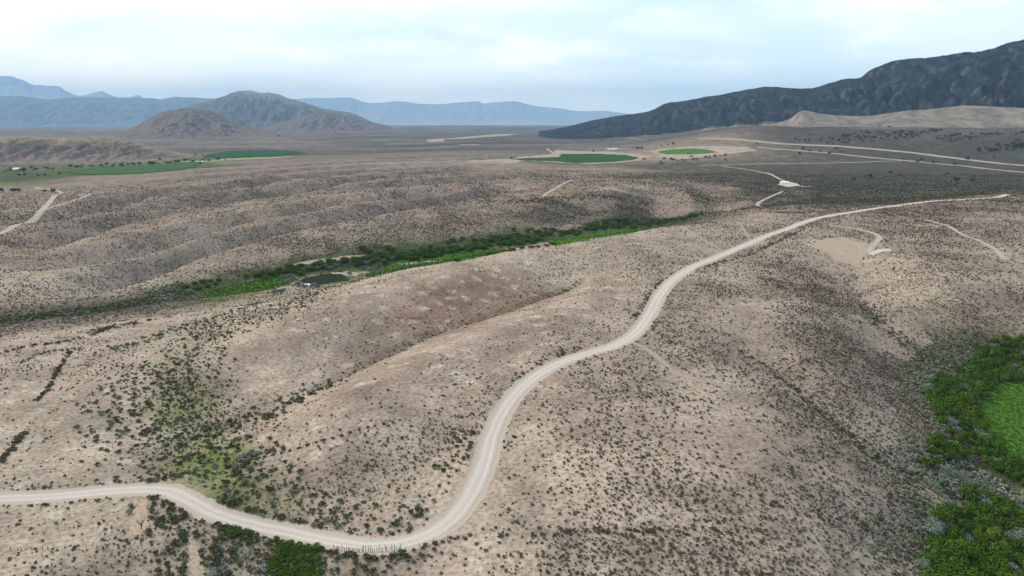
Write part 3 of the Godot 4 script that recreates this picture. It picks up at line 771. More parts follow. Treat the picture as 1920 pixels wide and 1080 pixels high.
func prepare_terrain() -> void:
	n_big.seed = 1
	n_big.frequency = 1.0 / 260.0
	n_big.fractal_octaves = 3
	n_mid.seed = 2
	n_mid.frequency = 1.0 / 42.0
	n_mid.fractal_octaves = 3
	n_small.seed = 3
	n_small.frequency = 1.0 / 7.0
	n_small.fractal_octaves = 3
	n_rill.seed = 4
	n_rill.frequency = 1.0 / 110.0
	n_rill.fractal_type = FastNoiseLite.FRACTAL_RIDGED
	n_rill.fractal_octaves = 3
	n_disc.seed = 6
	n_disc.noise_type = FastNoiseLite.TYPE_CELLULAR
	n_disc.cellular_return_type = FastNoiseLite.RETURN_DISTANCE
	n_disc.frequency = 1.0 / 15.0
	# a thin-plate spline through the survey, in bearing and log distance
	var n := SURVEY.size() / 5
	for i in n:
		var x: float = SURVEY[i * 5]
		var d: float = SURVEY[i * 5 + 1]
		pts.append(Vector2(atan2(x, d), log(sqrt(x * x + d * d))))
	var m := n + 3
	var mat := []
	for i in m:
		var row := PackedFloat64Array()
		row.resize(m + 1)
		if i < n:
			for j in n:
				row[j] = spline(pts[i].distance_squared_to(pts[j]))
			row[i] += 0.002
			row[n] = 1.0
			row[n + 1] = pts[i].x
			row[n + 2] = pts[i].y
			row[m] = SURVEY[i * 5 + 2]
		else:
			for j in n:
				row[j] = 1.0 if i == n else (pts[j].x if i == n + 1 else pts[j].y)
		mat.append(row)
	for i in m:
		var best := i
		for k in range(i + 1, m):
			if absf(mat[k][i]) > absf(mat[best][i]):
				best = k
		var top: PackedFloat64Array = mat[best]
		mat[best] = mat[i]
		mat[i] = top
		for k in range(i + 1, m):
			var low: PackedFloat64Array = mat[k]
			var f := low[i] / top[i]
			if f != 0.0:
				for j in range(i, m + 1):
					low[j] -= f * top[j]
				mat[k] = low
	weights.resize(m)
	for i in range(m - 1, -1, -1):
		var s: float = mat[i][m]
		for j in range(i + 1, m):
			s -= mat[i][j] * weights[j]
		weights[i] = s / mat[i][i]
	var found := []
	found.resize(NL)
	rows(NL, func(l: int):
		var got := PackedFloat32Array()
		got.resize(NA * 5)
		for a in NA:
			var q := Vector2(clampf(A0 + a * AS, -0.78, 0.78), clampf(L0 + l * LS, log(75.0), log(2600.0)))
			var s: float = weights[n] + weights[n + 1] * q.x + weights[n + 2] * q.y
			var ws := 0.0
			var sr := 0.0
			var sg := 0.0
			var sb := 0.0
			var sd := 0.0
			for i in n:
				var r2 := q.distance_squared_to(pts[i])
				s += weights[i] * 0.5 * r2 * log(r2 + 1e-9)
				var wt := 1.0 / pow(r2 + 0.0012, 2.2)
				var so: Array = SOILS[int(SURVEY[i * 5 + 4])]
				ws += wt
				sr += wt * so[0]
				sg += wt * so[1]
				sb += wt * so[2]
				sd += wt * SURVEY[i * 5 + 3]
			got[a * 5] = s
			got[a * 5 + 1] = sr / ws
			got[a * 5 + 2] = sg / ws
			got[a * 5 + 3] = sb / ws
			got[a * 5 + 4] = sd / ws
		found[l] = got)
	for arr in [field, soil_r, soil_g, soil_b, sage]:
		pass
	field.resize(NA * NL)
	soil_r.resize(NA * NL)
	soil_g.resize(NA * NL)
	soil_b.resize(NA * NL)
	sage.resize(NA * NL)
	for l in NL:
		var got: PackedFloat32Array = found[l]
		for a in NA:
			field[l * NA + a] = got[a * 5]
			soil_r[l * NA + a] = got[a * 5 + 1]
			soil_g[l * NA + a] = got[a * 5 + 2]
			soil_b[l * NA + a] = got[a * 5 + 3]
			sage[l * NA + a] = got[a * 5 + 4]
	for g in GULLIES:
		var c := flow(pairs(g[3]), 14.0)
		for i in c.size() - 1:
			var s0 := float(i) / (c.size() - 1)
			var s1 := float(i + 1) / (c.size() - 1)
			var head := 0.45 if g[1] < 20 else 0.14
			var k0: float = smoothstep(-0.08, head, s0) * smoothstep(1.08, 0.86, s0) * g[0]
			var k1: float = smoothstep(-0.08, head, s1) * smoothstep(1.08, 0.86, s1) * g[0]
			gsegs.append([c[i], c[i + 1], k0, k1, float(g[1]), float(g[2])])
			hash_seg(gcells, c[i], c[i + 1], maxf(g[1], g[2]), gsegs.size() - 1)
	for s in STAINS_AND_SHADE:
		lay(flow(pairs(s[5]), 25.0), scells, ssegs, s[0] * 2.2, [float(s[0]), Color(s[1], s[2], s[3]), float(s[4])])
	var course := flow(pairs(ROAD), 5.0)
	var hs := PackedFloat32Array()
	for p in course:
		hs.append(raw(p.x, p.y))
	for k in 6:
		var soft := hs.duplicate()
		for i in range(1, hs.size() - 1):
			soft[i] = (hs[i - 1] + hs[i] + hs[i + 1]) / 3.0
		hs = soft
	for i in course.size() - 1:
		rsegs.append([course[i], course[i + 1], hs[i], hs[i + 1]])
		hash_seg(rcells, course[i], course[i + 1], 16.0, rsegs.size() - 1)
	road_ready = true
	lay(course, tcells, tsegs, 14.0, [ROAD_HALF + 1.3])
	for t in TRACKS:
		lay(flow(pairs(t[3]), 15.0), tcells, tsegs, 14.0, [float(t[2]) * 0.5 + 0.5])
	for s in SHEETS:
		clear_polys.append(grown(pairs(s[5])))
	clear_polys.append(grown(pairs(POND)))


func grown(p: PackedVector2Array) -> Array:
	var lo := p[0]
	var hi := p[0]
	for q in p:
		lo = lo.min(q)
		hi = hi.max(q)
	return [Rect2(lo, hi - lo), p]


func cubic(a: float, b: float, c: float, d: float, t: float) -> float:
	return b + 0.5 * t * (c - a + t * (2.0 * a - 5.0 * b + 4.0 * c - d + t * (3.0 * (b - c) + d - a)))


func raw(x: float, z: float) -> float:
	var d := -z
	var r := sqrt(x * x + d * d)
	var h := 0.0
	var w := smoothstep(1800.0, 2900.0, r)
	if w < 1.0:
		var u := clampf((atan2(x, d) - A0) / AS, 1.0, NA - 2.001)
		var v := clampf((log(maxf(r, 1.0)) - L0) / LS, 1.0, NL - 2.001)
		var iu := int(u)
		var iv := int(v)
		var tu := u - iu
		var o := (iv - 1) * NA + iu
		var e0 := cubic(field[o - 1], field[o], field[o + 1], field[o + 2], tu)
		o += NA
		var e1 := cubic(field[o - 1], field[o], field[o + 1], field[o + 2], tu)
		o += NA
		var e2 := cubic(field[o - 1], field[o], field[o + 1], field[o + 2], tu)
		o += NA
		var e3 := cubic(field[o - 1], field[o], field[o + 1], field[o + 2], tu)
		h = cubic(e0, e1, e2, e3, v - iv)
	if w > 0.0:
		h = lerpf(h, plain(x, d), w)
	var p := Vector2(x, z)
	var k := key(x, z)
	if gcells.has(k):
		var most := 0.0
		for id in gcells[k]:
			var g: Array = gsegs[id]
			var q := near_seg(p, g[0], g[1])
			var wide: float = g[4] if (g[1] - g[0]).cross(p - g[0]) > 0.0 else g[5]
			if q.x < wide:
				var s: float = 1.0 - q.x / wide
				most = maxf(most, lerpf(g[2], g[3], q.y) * (0.45 * s + 0.55 * (0.5 - 0.5 * cos(PI * s))))
		h -= most
	h += n_big.get_noise_2d(x, z) * 1.2 * smoothstep(300.0, 900.0, r) + n_mid.get_noise_2d(x, z) * 0.7 + n_small.get_noise_2d(x, z) * 0.16
	if r > 620.0 and r < 2600.0:
		h += (n_rill.get_noise_2d(x * 1.0 + z * 0.4, z * 0.35) - 0.3) * 0.7 * smoothstep(620.0, 900.0, r) * (1.0 - smoothstep(2000.0, 2600.0, r))
	if road_ready and rcells.has(k):
		var best := 1e9
		var rh := 0.0
		for id in rcells[k]:
			var g: Array = rsegs[id]
			var q := near_seg(p, g[0], g[1])
			if q.x < best:
				best = q.x
				rh = lerpf(g[2], g[3], q.y)
		if best < 13.0:
			h = lerpf(rh - 0.15 + 0.25 * smoothstep(ROAD_HALF, ROAD_HALF + 1.2, best), h, smoothstep(ROAD_HALF + 1.0, 13.0, best))
	return h


func survey_at(a: PackedFloat32Array, x: float, z: float) -> float:
	var u := clampf((atan2(x, -z) - A0) / AS, 0.0, NA - 1.001)
	var v := clampf((0.5 * log(x * x + z * z + 1.0) - L0) / LS, 0.0, NL - 1.001)
	var iu := int(u)
	var iv := int(v)
	var o := iv * NA + iu
	return lerpf(lerpf(a[o], a[o + 1], u - iu), lerpf(a[o + NA], a[o + NA + 1], u - iu), v - iv)


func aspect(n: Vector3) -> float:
	# sagebrush thickened on slopes turned from the sun, to deepen their shade
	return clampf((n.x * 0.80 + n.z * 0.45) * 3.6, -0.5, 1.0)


func tone(x: float, z: float, lean: float) -> Color:
	var r := sqrt(x * x + z * z)
	var c := Color(survey_at(soil_r, x, z), survey_at(soil_g, x, z), survey_at(soil_b, x, z))
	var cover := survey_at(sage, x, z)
	cover = clampf(cover + 0.42 * lean * clampf(cover * 2.2, 0.12, 1.0), 0.02, 1.0)  # lean darkens flanks facing away from the sun through denser cover
	var far := smoothstep(2000.0, 3200.0, r)
	if far > 0.0:
		var f := Color(.120, .109, .104)
		var west := smoothstep(-0.12, -0.35, atan2(x, -z)) 
		f = f.lerp(Color(.21, .172, .15), west * 0.8)
		var streak := n_big.get_noise_2d(x * 0.22, z * 0.22)
		f = f * (1.0 + 0.35 * streak)
		f = f.lerp(Color(.36, .31, .26), smoothstep(0.30, 0.5, n_rill.get_noise_2d(x * 0.05 + 40.0, z * 0.16)) * 0.35)
		c = c.lerp(f, far)
		cover = lerpf(cover, 0.25, far)
	# broad blotches of the soil itself
	c = c * (1.0 + 0.20 * n_big.get_noise_2d(x * 1.7 + 900.0, z * 1.7) + lerpf(0.24, 0.10, smoothstep(450.0, 750.0, r)) * n_mid.get_noise_2d(x * 0.8 - 300.0, z * 0.8) + 0.12 * n_small.get_noise_2d(x * 0.6, z * 0.6))
	if r < 760.0 and cover < 0.3:
		var disc := n_disc.get_noise_2d(x, z) + 0.10 * n_small.get_noise_2d(x * 2.0, z * 2.0)
		c = c.lerp(Color(.50, .44, .36), smoothstep(-0.66, -0.80, disc) * 0.7 * smoothstep(0.3, 0.15, cover))
	var k := key(x, z)
	if scells.has(k):
		var p := Vector2(x, z)
		for id in scells[k]:
			var s: Array = ssegs[id]
			var q := near_seg(p, s[0], s[1])
			var e: float = q.x / s[2] + 0.55 * n_mid.get_noise_2d(x * 2.0, z * 2.0)
			if e < 1.6:
				c = c.lerp(s[3], s[4] * 0.55 * smoothstep(1.6, 0.3, e))
	# litter and low cover too small to stand alone: everywhere a little, all of it where shrubs cannot be told apart
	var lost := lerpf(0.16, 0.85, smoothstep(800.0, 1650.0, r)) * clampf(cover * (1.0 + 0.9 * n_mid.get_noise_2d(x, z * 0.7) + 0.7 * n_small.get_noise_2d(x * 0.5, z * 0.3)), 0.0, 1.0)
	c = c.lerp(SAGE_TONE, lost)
	c.a = 1.0
	return c


func ground() -> void:
	var a := -180.0
	while a < 180.01:
		az.append(deg_to_rad(a))
		var s := absf(a + 0.01)
		a += 0.145 if (a > -40.6 and a < 40.4) else (1.0 if (a > -60 and a < 59) else 6.0)
	for v in [0.6, 12.0, 35.0, 65.0, 90.0, 108.0]:
		rings.append(v)
	var r := 120.0
	while r < 46000.0:
		rings.append(r)
		r *= 1.0052 if r < 1350.0 else (1.0085 if r < 3200.0 else 1.035)
	var nr := rings.size()
	var na := az.size()
	heights.resize(nr)
	tones.resize(nr)
	var verts := []
	verts.resize(nr)
	rows(nr, func(i: int):
		var line := PackedVector3Array()
		line.resize(na)
		for j in na:
			var x := rings[i] * sin(az[j])
			var z := -rings[i] * cos(az[j])
			line[j] = Vector3(x, raw(x, z), z)
		verts[i] = line)
	heights = verts
	var nrm := []
	nrm.resize(nr)
	rows(nr, func(i: int):
		var line := PackedVector3Array()
		line.resize(na)
		var below: PackedVector3Array = verts[maxi(i - 1, 0)]
		var here: PackedVector3Array = verts[i]
		var above: PackedVector3Array = verts[mini(i + 1, nr - 1)]
		for j in na:
			var e := here[mini(j + 1, na - 1)] - here[maxi(j - 1, 0)]
			var f := above[j] - below[j]
			line[j] = e.cross(f).normalized()
		var cols := PackedColorArray()
		cols.resize(na)
		for j in na:
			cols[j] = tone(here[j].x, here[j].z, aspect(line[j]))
		tones[i] = cols
		nrm[i] = line)
	normals = nrm
	var vs := PackedVector3Array()
	var ns := PackedVector3Array()
	var cs := PackedColorArray()
	var uv := PackedVector2Array()
	for i in nr:
		vs.append_array(verts[i])
		ns.append_array(nrm[i])
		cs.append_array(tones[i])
	uv.resize(vs.size())
	for i in vs.size():
		uv[i] = Vector2(vs[i].x, vs[i].z)
	var idx := PackedInt32Array()
	idx.resize((nr - 1) * (na - 1) * 6)
	var w := 0
	for i in nr - 1:
		for j in na - 1:
			var o := i * na + j
			idx[w] = o
			idx[w + 1] = o + na
			idx[w + 2] = o + 1
			idx[w + 3] = o + 1
			idx[w + 4] = o + na
			idx[w + 5] = o + na + 1
			w += 6
	var arr := []
	arr.resize(Mesh.ARRAY_MAX)
	arr[Mesh.ARRAY_VERTEX] = vs
	arr[Mesh.ARRAY_NORMAL] = ns
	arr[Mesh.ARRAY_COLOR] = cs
	arr[Mesh.ARRAY_TEX_UV] = uv
	arr[Mesh.ARRAY_TEX_UV2] = uv
	arr[Mesh.ARRAY_INDEX] = idx
	var me := ArrayMesh.new()
	me.add_surface_from_arrays(Mesh.PRIMITIVE_TRIANGLES, arr)
	var o := put("ground", me, mats.ground)
	tag(o, "dry tan sagebrush land with gullied hills running to the horizon", "", "", "structure")


func at(x: float, z: float) -> float:
	# the height of the ground sheet itself
	var r := sqrt(x * x + z * z)
	var i := clampi(rings.bsearch(r) - 1, 0, rings.size() - 2)
	var a := atan2(x, -z)
	var j := clampi(az.bsearch(a) - 1, 0, az.size() - 2)
	var v := (r - rings[i]) / (rings[i + 1] - rings[i])
	var u := (a - az[j]) / (az[j + 1] - az[j])
	var p: PackedVector3Array = heights[i]
	var q: PackedVector3Array = heights[i + 1]
	if u + v <= 1.0:
		return p[j].y + (p[j + 1].y - p[j].y) * u + (q[j].y - p[j].y) * v
	return q[j + 1].y + (q[j].y - q[j + 1].y) * (1.0 - u) + (p[j + 1].y - q[j + 1].y) * (1.0 - v)


func spot(p: Vector2, lift := 0.0) -> Vector3:
	return Vector3(p.x, at(p.x, p.y) + lift, p.y)


func mesh_of(vs: PackedVector3Array, ns: PackedVector3Array, cs: PackedColorArray, uv: PackedVector2Array, idx: PackedInt32Array) -> ArrayMesh:
	var arr := []
	arr.resize(Mesh.ARRAY_MAX)
	arr[Mesh.ARRAY_VERTEX] = vs
	arr[Mesh.ARRAY_NORMAL] = ns
	if cs.size():
		arr[Mesh.ARRAY_COLOR] = cs
	if uv.size():
		arr[Mesh.ARRAY_TEX_UV] = uv
	arr[Mesh.ARRAY_INDEX] = idx
	var me := ArrayMesh.new()
	me.add_surface_from_arrays(Mesh.PRIMITIVE_TRIANGLES, arr)
	return me


func sheet_mesh(vs: PackedVector3Array, nu: int, nv: int, cs: PackedColorArray, uv: PackedVector2Array) -> ArrayMesh:
	# a grid of nu across by nv along
	var ns := PackedVector3Array()
	ns.resize(vs.size())
	for i in nv:
		for j in nu:
			var e := vs[i * nu + mini(j + 1, nu - 1)] - vs[i * nu + maxi(j - 1, 0)]
			var f := vs[mini(i + 1, nv - 1) * nu + j] - vs[maxi(i - 1, 0) * nu + j]
			var q := e.cross(f).normalized()
			ns[i * nu + j] = q if q.y >= 0.0 else -q
	var up: bool = (vs[1] - vs[0]).cross(vs[nu] - vs[0]).y > 0.0
	var idx := PackedInt32Array()
	for i in nv - 1:
		for j in nu - 1:
			var o := i * nu + j
			idx.append_array([o, o + nu, o + 1, o + 1, o + nu, o + nu + 1] if up else [o, o + 1, o + nu, o + 1, o + nu + 1, o + nu])
	return mesh_of(vs, ns, cs, uv, idx)


# ------------------------------------------------------------------ mountains
func mountains() -> void:
	var looks := {  # far ranges painted paler and bluer, part of the haze in their colour
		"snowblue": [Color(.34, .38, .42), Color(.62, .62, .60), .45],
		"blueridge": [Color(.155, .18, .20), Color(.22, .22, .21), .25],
		"peak": [Color(.115, .11, .095), Color(.26, .23, .19), .22],
		"brownhill": [Color(.15, .125, .108), Color(.21, .175, .145), .3],
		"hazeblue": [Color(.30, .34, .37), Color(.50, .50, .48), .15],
		"forest": [Color(.019, .026, .032), Color(.085, .083, .084), .30],
		"redhill": [Color(.24, .185, .15), Color(.17, .13, .112), .35],
		"fan": [Color(.235, .20, .17), Color(.15, .135, .118), .40],
	}
	for m in MOUNTAINS:
		var kind: String = m[2]
		var front: float = m[3]
		var back: float = m[4]
		var scale_: float = m[5]
		var amp: float = m[6]
		var base := []
		var c: Array = m[7]
		for i in range(0, c.size() - 2, 3):
			base.append(Vector3(c[i], c[i + 2], -c[i + 1]))
		var along := []
		var nu := 300 if kind == "forest" else 200
		for k in nu:
			var s := float(k) / (nu - 1) * (base.size() - 1)
			var i := mini(int(s), base.size() - 2)
			var t := s - i
			var p0: Vector3 = base[maxi(i - 1, 0)]
			var p3: Vector3 = base[mini(i + 2, base.size() - 1)]
			along.append(p0.lerp(base[i], 1.0) if t == 0.0 else base[i].cubic_interpolate(base[i + 1], p0, p3, t))
		var nz := FastNoiseLite.new()
		nz.seed = 31 + int(front)
		nz.frequency = 1.0 / scale_
		nz.fractal_type = FastNoiseLite.FRACTAL_RIDGED
		nz.fractal_octaves = 4
		var nf := FastNoiseLite.new()
		nf.seed = 77
		nf.frequency = 1.0 / (scale_ * 0.22)
		nf.fractal_octaves = 5
		var nv_front := 110 if kind == "forest" else 64
		var nv := nv_front + 14
		var vs := PackedVector3Array()
		var cs := PackedColorArray()
		var uv := PackedVector2Array()
		var look: Array = looks[kind]
		var crag := 0.028 if kind in ["peak", "brownhill", "redhill"] else 0.02
		for iv in nv:
			for k in nu:
				var p: Vector3 = along[k]
				var away := Vector3(p.x, 0, p.z).normalized()
				var v := float(iv) / (nv_front - 1)
				var q: Vector3
				var s := float(k) / (nu - 1)
				var ends := smoothstep(0.0, 0.30 if kind == "fan" else 0.03, s + 0.004)
				if v <= 1.0:
					q = p - away * front * (1.0 - v)
					var toe := plain(q.x, -q.z) - (25.0 if kind == "fan" else 6.0)
					if kind == "redhill":
						toe = -16.0
					var spur := nz.get_noise_2d(q.x * 1.0 + 500.0, q.z * 0.45)
					var body := pow(v, 1.35 if kind != "redhill" else 0.8)
					var rise := maxf(p.y - toe, 0.0) * ends
					if kind != "fan":
						rise = maxf(rise, 0.0)
					var crumple := (spur - 0.25) * amp * 3.6 * v * (1.0 - v) + nf.get_noise_2d(q.x, q.z) * amp * 0.22 * (1.0 - pow(v, 6.0))
					q.y = toe + rise * clampf(body + crumple * smoothstep(0.0, 0.15, v), -0.1, 1.0)
					if v > 0.93:
						q.y += rise * nf.get_noise_2d(p.x * 0.7, p.z * 0.7 + 90.0) * crag * (v - 0.93) / 0.07
				else:
					var b := (v - 1.0) * (nv_front - 1) / 14.0
					q = p + away * back * b
					q.y = lerpf(p.y, plain(q.x, -q.z) - 20.0, pow(b, 1.1)) + (p.y - plain(p.x, -p.z)) * nf.get_noise_2d(p.x * 0.7, p.z * 0.7 + 90.0) * crag * (1.0 - b)
				vs.append(q)
				var mixn := nf.get_noise_2d(q.x * 1.3, q.z * 1.3) * 0.5 + 0.5
				var mixr := nz.get_noise_2d(q.x * 1.4 + 77.0, q.z * 0.7) * 0.5 + 0.5
				var share: float = smoothstep(1.0 - look[2] - 0.12, 1.0 - look[2] + 0.22, mixn * 0.6 + mixr * 0.5 if kind != "forest" else mixn * 0.85 + mixr * 0.25)
				var col: Color = look[0]
				if kind == "peak":
					# bald pale top, brown lower shoulder on the right
					share = maxf(share, smoothstep(0.72, 0.95, v) * smoothstep(0.15, 0.3, s) * smoothstep(0.55, 0.42, s) * 0.75)
					col = col.lerp(Color(.19, .155, .13), smoothstep(0.5, 0.9, s) * 0.8)
				elif kind == "snowblue":
					share = share * smoothstep(0.95, 0.5, v)
				elif kind == "brownhill":
					share = share * smoothstep(1.0, 0.6, v)
				elif kind == "redhill":
					share = clampf(share + 0.8 * smoothstep(0.25, 0.5, mixr) * smoothstep(0.75, 0.5, v) * smoothstep(0.1, 0.3, v) - 0.15, 0.0, 1.0)
					col = col.lerp(Color(.30, .235, .17), smoothstep(0.6, 0.9, v) * smoothstep(0.6, 0.3, s))
				elif kind == "forest":
					col = col * (0.8 + 0.5 * mixn)
					col = col.lerp(Color(.20, .175, .145), smoothstep(0.13, 0.05, v + 0.05 * (mixn - 0.5)))
					share *= smoothstep(0.15, 0.3, v)
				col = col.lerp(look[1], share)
				if kind == "fan":
					col = col.lerp(Color(.085, .082, .076), smoothstep(0.45, 0.1, v + 0.5 * (mixn - 0.5)))
				col.a = 1.0
				cs.append(col)
				uv.append(Vector2(q.x, q.z + q.y * 2.0))
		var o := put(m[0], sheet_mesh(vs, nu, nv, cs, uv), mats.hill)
		tag(o, m[1], "", "", "structure")


# ------------------------------------------------------------------ roads and sheets
func ribbon(course: PackedVector2Array, half: float, lift: float, across: int, sd: int, centre: Color, edge: Color, ruts: bool) -> ArrayMesh:
	var nz := FastNoiseLite.new()
	nz.seed = sd
	nz.frequency = 0.08
	var vs := PackedVector3Array()
	var cs := PackedColorArray()
	var uv := PackedVector2Array()
	for i in course.size():
		var d := (course[mini(i + 1, course.size() - 1)] - course[maxi(i - 1, 0)]).normalized()
		var side := Vector2(-d.y, d.x)
		for j in across:
			var s := float(j) / (across - 1) * 2.0 - 1.0
			var wob := 1.0 + 0.16 * nz.get_noise_2d(i * 3.0, 40.0 if s < 0.0 else 90.0) + 0.14 * nz.get_noise_2d(i * 14.0, 140.0 if s < 0.0 else 190.0)
			var p := course[i] + side * s * half * wob
			vs.append(spot(p, lift * (1.0 if absf(s) < 0.99 else 0.2)))
			var k := absf(s)
			var c := centre.lerp(edge, smoothstep(0.72, 1.0, k))
			if ruts:
				var off := 0.10 * nz.get_noise_1d(i * 0.7)
				c = c * (0.96 + 0.15 * exp(-pow((k - 0.40 + off) / 0.15, 2.0)) - 0.06 * exp(-pow((k - 0.75 + off) / 0.12, 2.0)) + 0.09 * nz.get_noise_2d(i * 0.35, s * 40.0))
			c.a = 1.0
			cs.append(c)
			uv.append(p)
	return sheet_mesh(vs, across, course.size(), cs, uv)


func roads() -> void:
	var course := flow(pairs(ROAD), 2.0)
	var o := put("road_shoulder", ribbon(course, ROAD_HALF + 1.5, 0.05, 13, 4, Color(.86, .84, .82), Color(.80, .76, .72), false), mats.track)
	tag(o, "graded earth shoulder along both sides of the gravel road", "", "", "structure")
	o = put("gravel_road", ribbon(course, ROAD_HALF, 0.12, 19, 5, Color(.86, .86, .86), Color(.70, .69, .67), true), mats.road)
	tag(o, "wide pale gravel road winding up from the paddocks over the bare hill", "", "", "structure")
	var k := 0
	for t in TRACKS:
		k += 1
		var wide: float = t[2]
		var far: bool = wide > 10.0
		var c := flow(pairs(t[3]), 20.0 if far else (4.0 if wide < 4.0 else 5.0))
		var b := .64 if wide < 3.0 else (.80 if not far else .68)
		o = put(t[0], ribbon(c, wide * 0.5, 0.6 if far else (0.35 if wide >= 8.0 else 0.14), 5, 20 + k, Color(b, b, b), Color(b * .85, b * .85, b * .85), false), mats.track)
		tag(o, t[1], "", "", "structure")


func drape(poly: PackedVector2Array, step: float, lift: float) -> ArrayMesh:
	# wobble the outline a little, then lay it over the ground cell by cell
	var nz := FastNoiseLite.new()
	nz.seed = 12
	nz.frequency = 0.35 / step
	var ring := PackedVector2Array()
	for i in poly.size():
		var a := poly[i]
		var b := poly[(i + 1) % poly.size()]
		var n := maxi(1, int(a.distance_to(b) / step))
		for k in n:
			var p := a.lerp(b, float(k) / n)
			ring.append(p + Vector2(nz.get_noise_2d(p.x, p.y), nz.get_noise_2d(p.y + 99.0, p.x)) * step * 0.5)
	if Geometry2D.is_polygon_clockwise(ring):
		ring.reverse()
	var box: Rect2 = grown(ring)[0]
	var vs := PackedVector3Array()
	var idx := PackedInt32Array()
	var uv := PackedVector2Array()
	var ns := PackedVector3Array()
	for u in range(int(floor(box.position.x / step)), int(ceil(box.end.x / step))):
		for v in range(int(floor(box.position.y / step)), int(ceil(box.end.y / step))):
			var cell := PackedVector2Array([Vector2(u, v) * step, Vector2(u + 1, v) * step, Vector2(u + 1, v + 1) * step, Vector2(u, v + 1) * step])
			for piece in Geometry2D.intersect_polygons(cell, ring):
				var tri := Geometry2D.triangulate_polygon(piece)
				var o := vs.size()
				for p in piece:
					vs.append(spot(p, lift))
					var e := step * 0.5
					ns.append(Vector3(at(p.x - e, p.y) - at(p.x + e, p.y), 2.0 * e, at(p.x, p.y - e) - at(p.x, p.y + e)).normalized())
					uv.append(p)
				for t in range(0, tri.size() - 2, 3):
					var a := piece[tri[t]]
					var flip: bool = (piece[tri[t + 1]] - a).cross(piece[tri[t + 2]] - a) < 0.0
					idx.append_array([o + tri[t], o + tri[t + 2], o + tri[t + 1]] if flip else [o + tri[t], o + tri[t + 1], o + tri[t + 2]])
	if vs.is_empty():
		return null
	return mesh_of(vs, ns, PackedColorArray(), uv, idx)


func sheets() -> void:
	for s in SHEETS:
		var me := drape(pairs(s[5]), s[4], s[3])
		if me:
			tag(put(s[0], me, mats[s[2]]), s[1], "", "", "structure")


func pond() -> void:
	var p := pairs(POND)
	var level := 1e9
	var sum := 0.0
	for q in p:
		level = minf(level, at(q.x, q.y))
		sum += at(q.x, q.y)
	level = sum / p.size() + 0.1
	var vs := PackedVector3Array()
	var ns := PackedVector3Array()
	for q in p:
		vs.append(Vector3(q.x, level, q.y))
		ns.append(Vector3.UP)
	var tri := Geometry2D.triangulate_polygon(p)
	tag(put("pond", mesh_of(vs, ns, PackedColorArray(), p, tri), mats.water), "small dark still pond held by the creek bank", "", "", "structure")


# ------------------------------------------------------------------ plants
func leaf_ball(sd: int, n: int, size: Vector3, leaf: float, dark: Color, light: Color, lobes: int, shell := 0.55) -> ArrayMesh:
	# leaf clumps spread through a lobed crown that stands on the ground at y = 0
	var g := RandomNumberGenerator.new()
	g.seed = sd
	var cen := []
	for i in lobes:
		var a := TAU * i / maxf(lobes, 1) + g.randf() * 0.9
		var rr := g.randf_range(0.25, 0.55) if lobes > 1 else 0.0
		cen.append([Vector3(cos(a) * rr, g.randf_range(0.30, 0.62) if lobes > 1 else 0.30, sin(a) * rr), g.randf_range(0.36, 0.58) if lobes > 1 else 1.0, g.randf()])
	var vs := PackedVector3Array()
	var ns := PackedVector3Array()
	var cs := PackedColorArray()
	var idx := PackedInt32Array()
	for i in n:
		var lobe: Array = cen[i % lobes]
		var dir := Vector3(g.randfn(), g.randfn() + 0.25, g.randfn()).normalized()
		if dir.y < -0.35:
			dir.y = -dir.y * 0.5
		var at_: Vector3 = lobe[0] + dir * lobe[1] * g.randf_range(shell, 1.05)
		var p := Vector3(at_.x * size.x, maxf(at_.y, 0.03) * size.y, at_.z * size.z)
		var nn := (dir + Vector3(g.randfn(), g.randfn() + 0.4, g.randfn()) * 0.45).normalized()
		var t := nn.cross(Vector3(g.randfn(), g.randfn(), g.randfn())).normalized()
		var b := nn.cross(t)
		var s := leaf * g.randf_range(0.65, 1.35)
		var c: Color = dark.lerp(light, clampf(lobe[2] * 0.5 + g.randf() * 0.6, 0.0, 1.0))
		c.a = 1.0
		var o := vs.size()
		vs.append_array([p - t * s * 0.5, p + b * s * 0.38, p + t * s * 0.5, p - b * s * 0.38])
		var soft := (nn + dir * 0.8 + Vector3.UP * 0.3).normalized()
		ns.append_array([soft, soft, soft, soft])
		cs.append_array([c, c, c, c])
		idx.append_array([o, o + 1, o + 2, o, o + 2, o + 3])
	return mesh_of(vs, ns, cs, PackedVector2Array(), idx)


func stems(sd: int, n: int, height: float, spread: float, thick: float) -> ArrayMesh:
	var g := RandomNumberGenerator.new()
	g.seed = sd
	var st := SurfaceTool.new()
	st.begin(Mesh.PRIMITIVE_TRIANGLES)
	for i in n:
		var a := TAU * i / n + g.randf()
		var foot := Vector3(cos(a), 0, sin(a)) * spread * 0.15
		var top := Vector3(cos(a) * spread, height * g.randf_range(0.7, 1.0), sin(a) * spread)
		limb(st, foot - Vector3.UP * 0.3, foot.lerp(top, 0.55) + Vector3.UP * height * 0.12, thick, thick * 0.65)
		limb(st, foot.lerp(top, 0.55) + Vector3.UP * height * 0.12, top, thick * 0.65, thick * 0.2)
	st.generate_normals()
	return st.commit()


func limb(st: SurfaceTool, a: Vector3, b: Vector3, ra: float, rb: float, sides := 5) -> void:
	var d := (b - a).normalized()
	var u := d.cross(Vector3.RIGHT if absf(d.x) < 0.8 else Vector3.FORWARD).normalized()
	var v := d.cross(u)
	for i in sides:
		var p := u * cos(TAU * i / sides) + v * sin(TAU * i / sides)
		var q := u * cos(TAU * (i + 1) / sides) + v * sin(TAU * (i + 1) / sides)
		st.set_uv(Vector2(float(i) / sides, 0))
		for w in [a + p * ra, b + q * rb, a + q * ra, a + p * ra, b + p * rb, b + q * rb]:
			st.add_vertex(w)


var models := {}


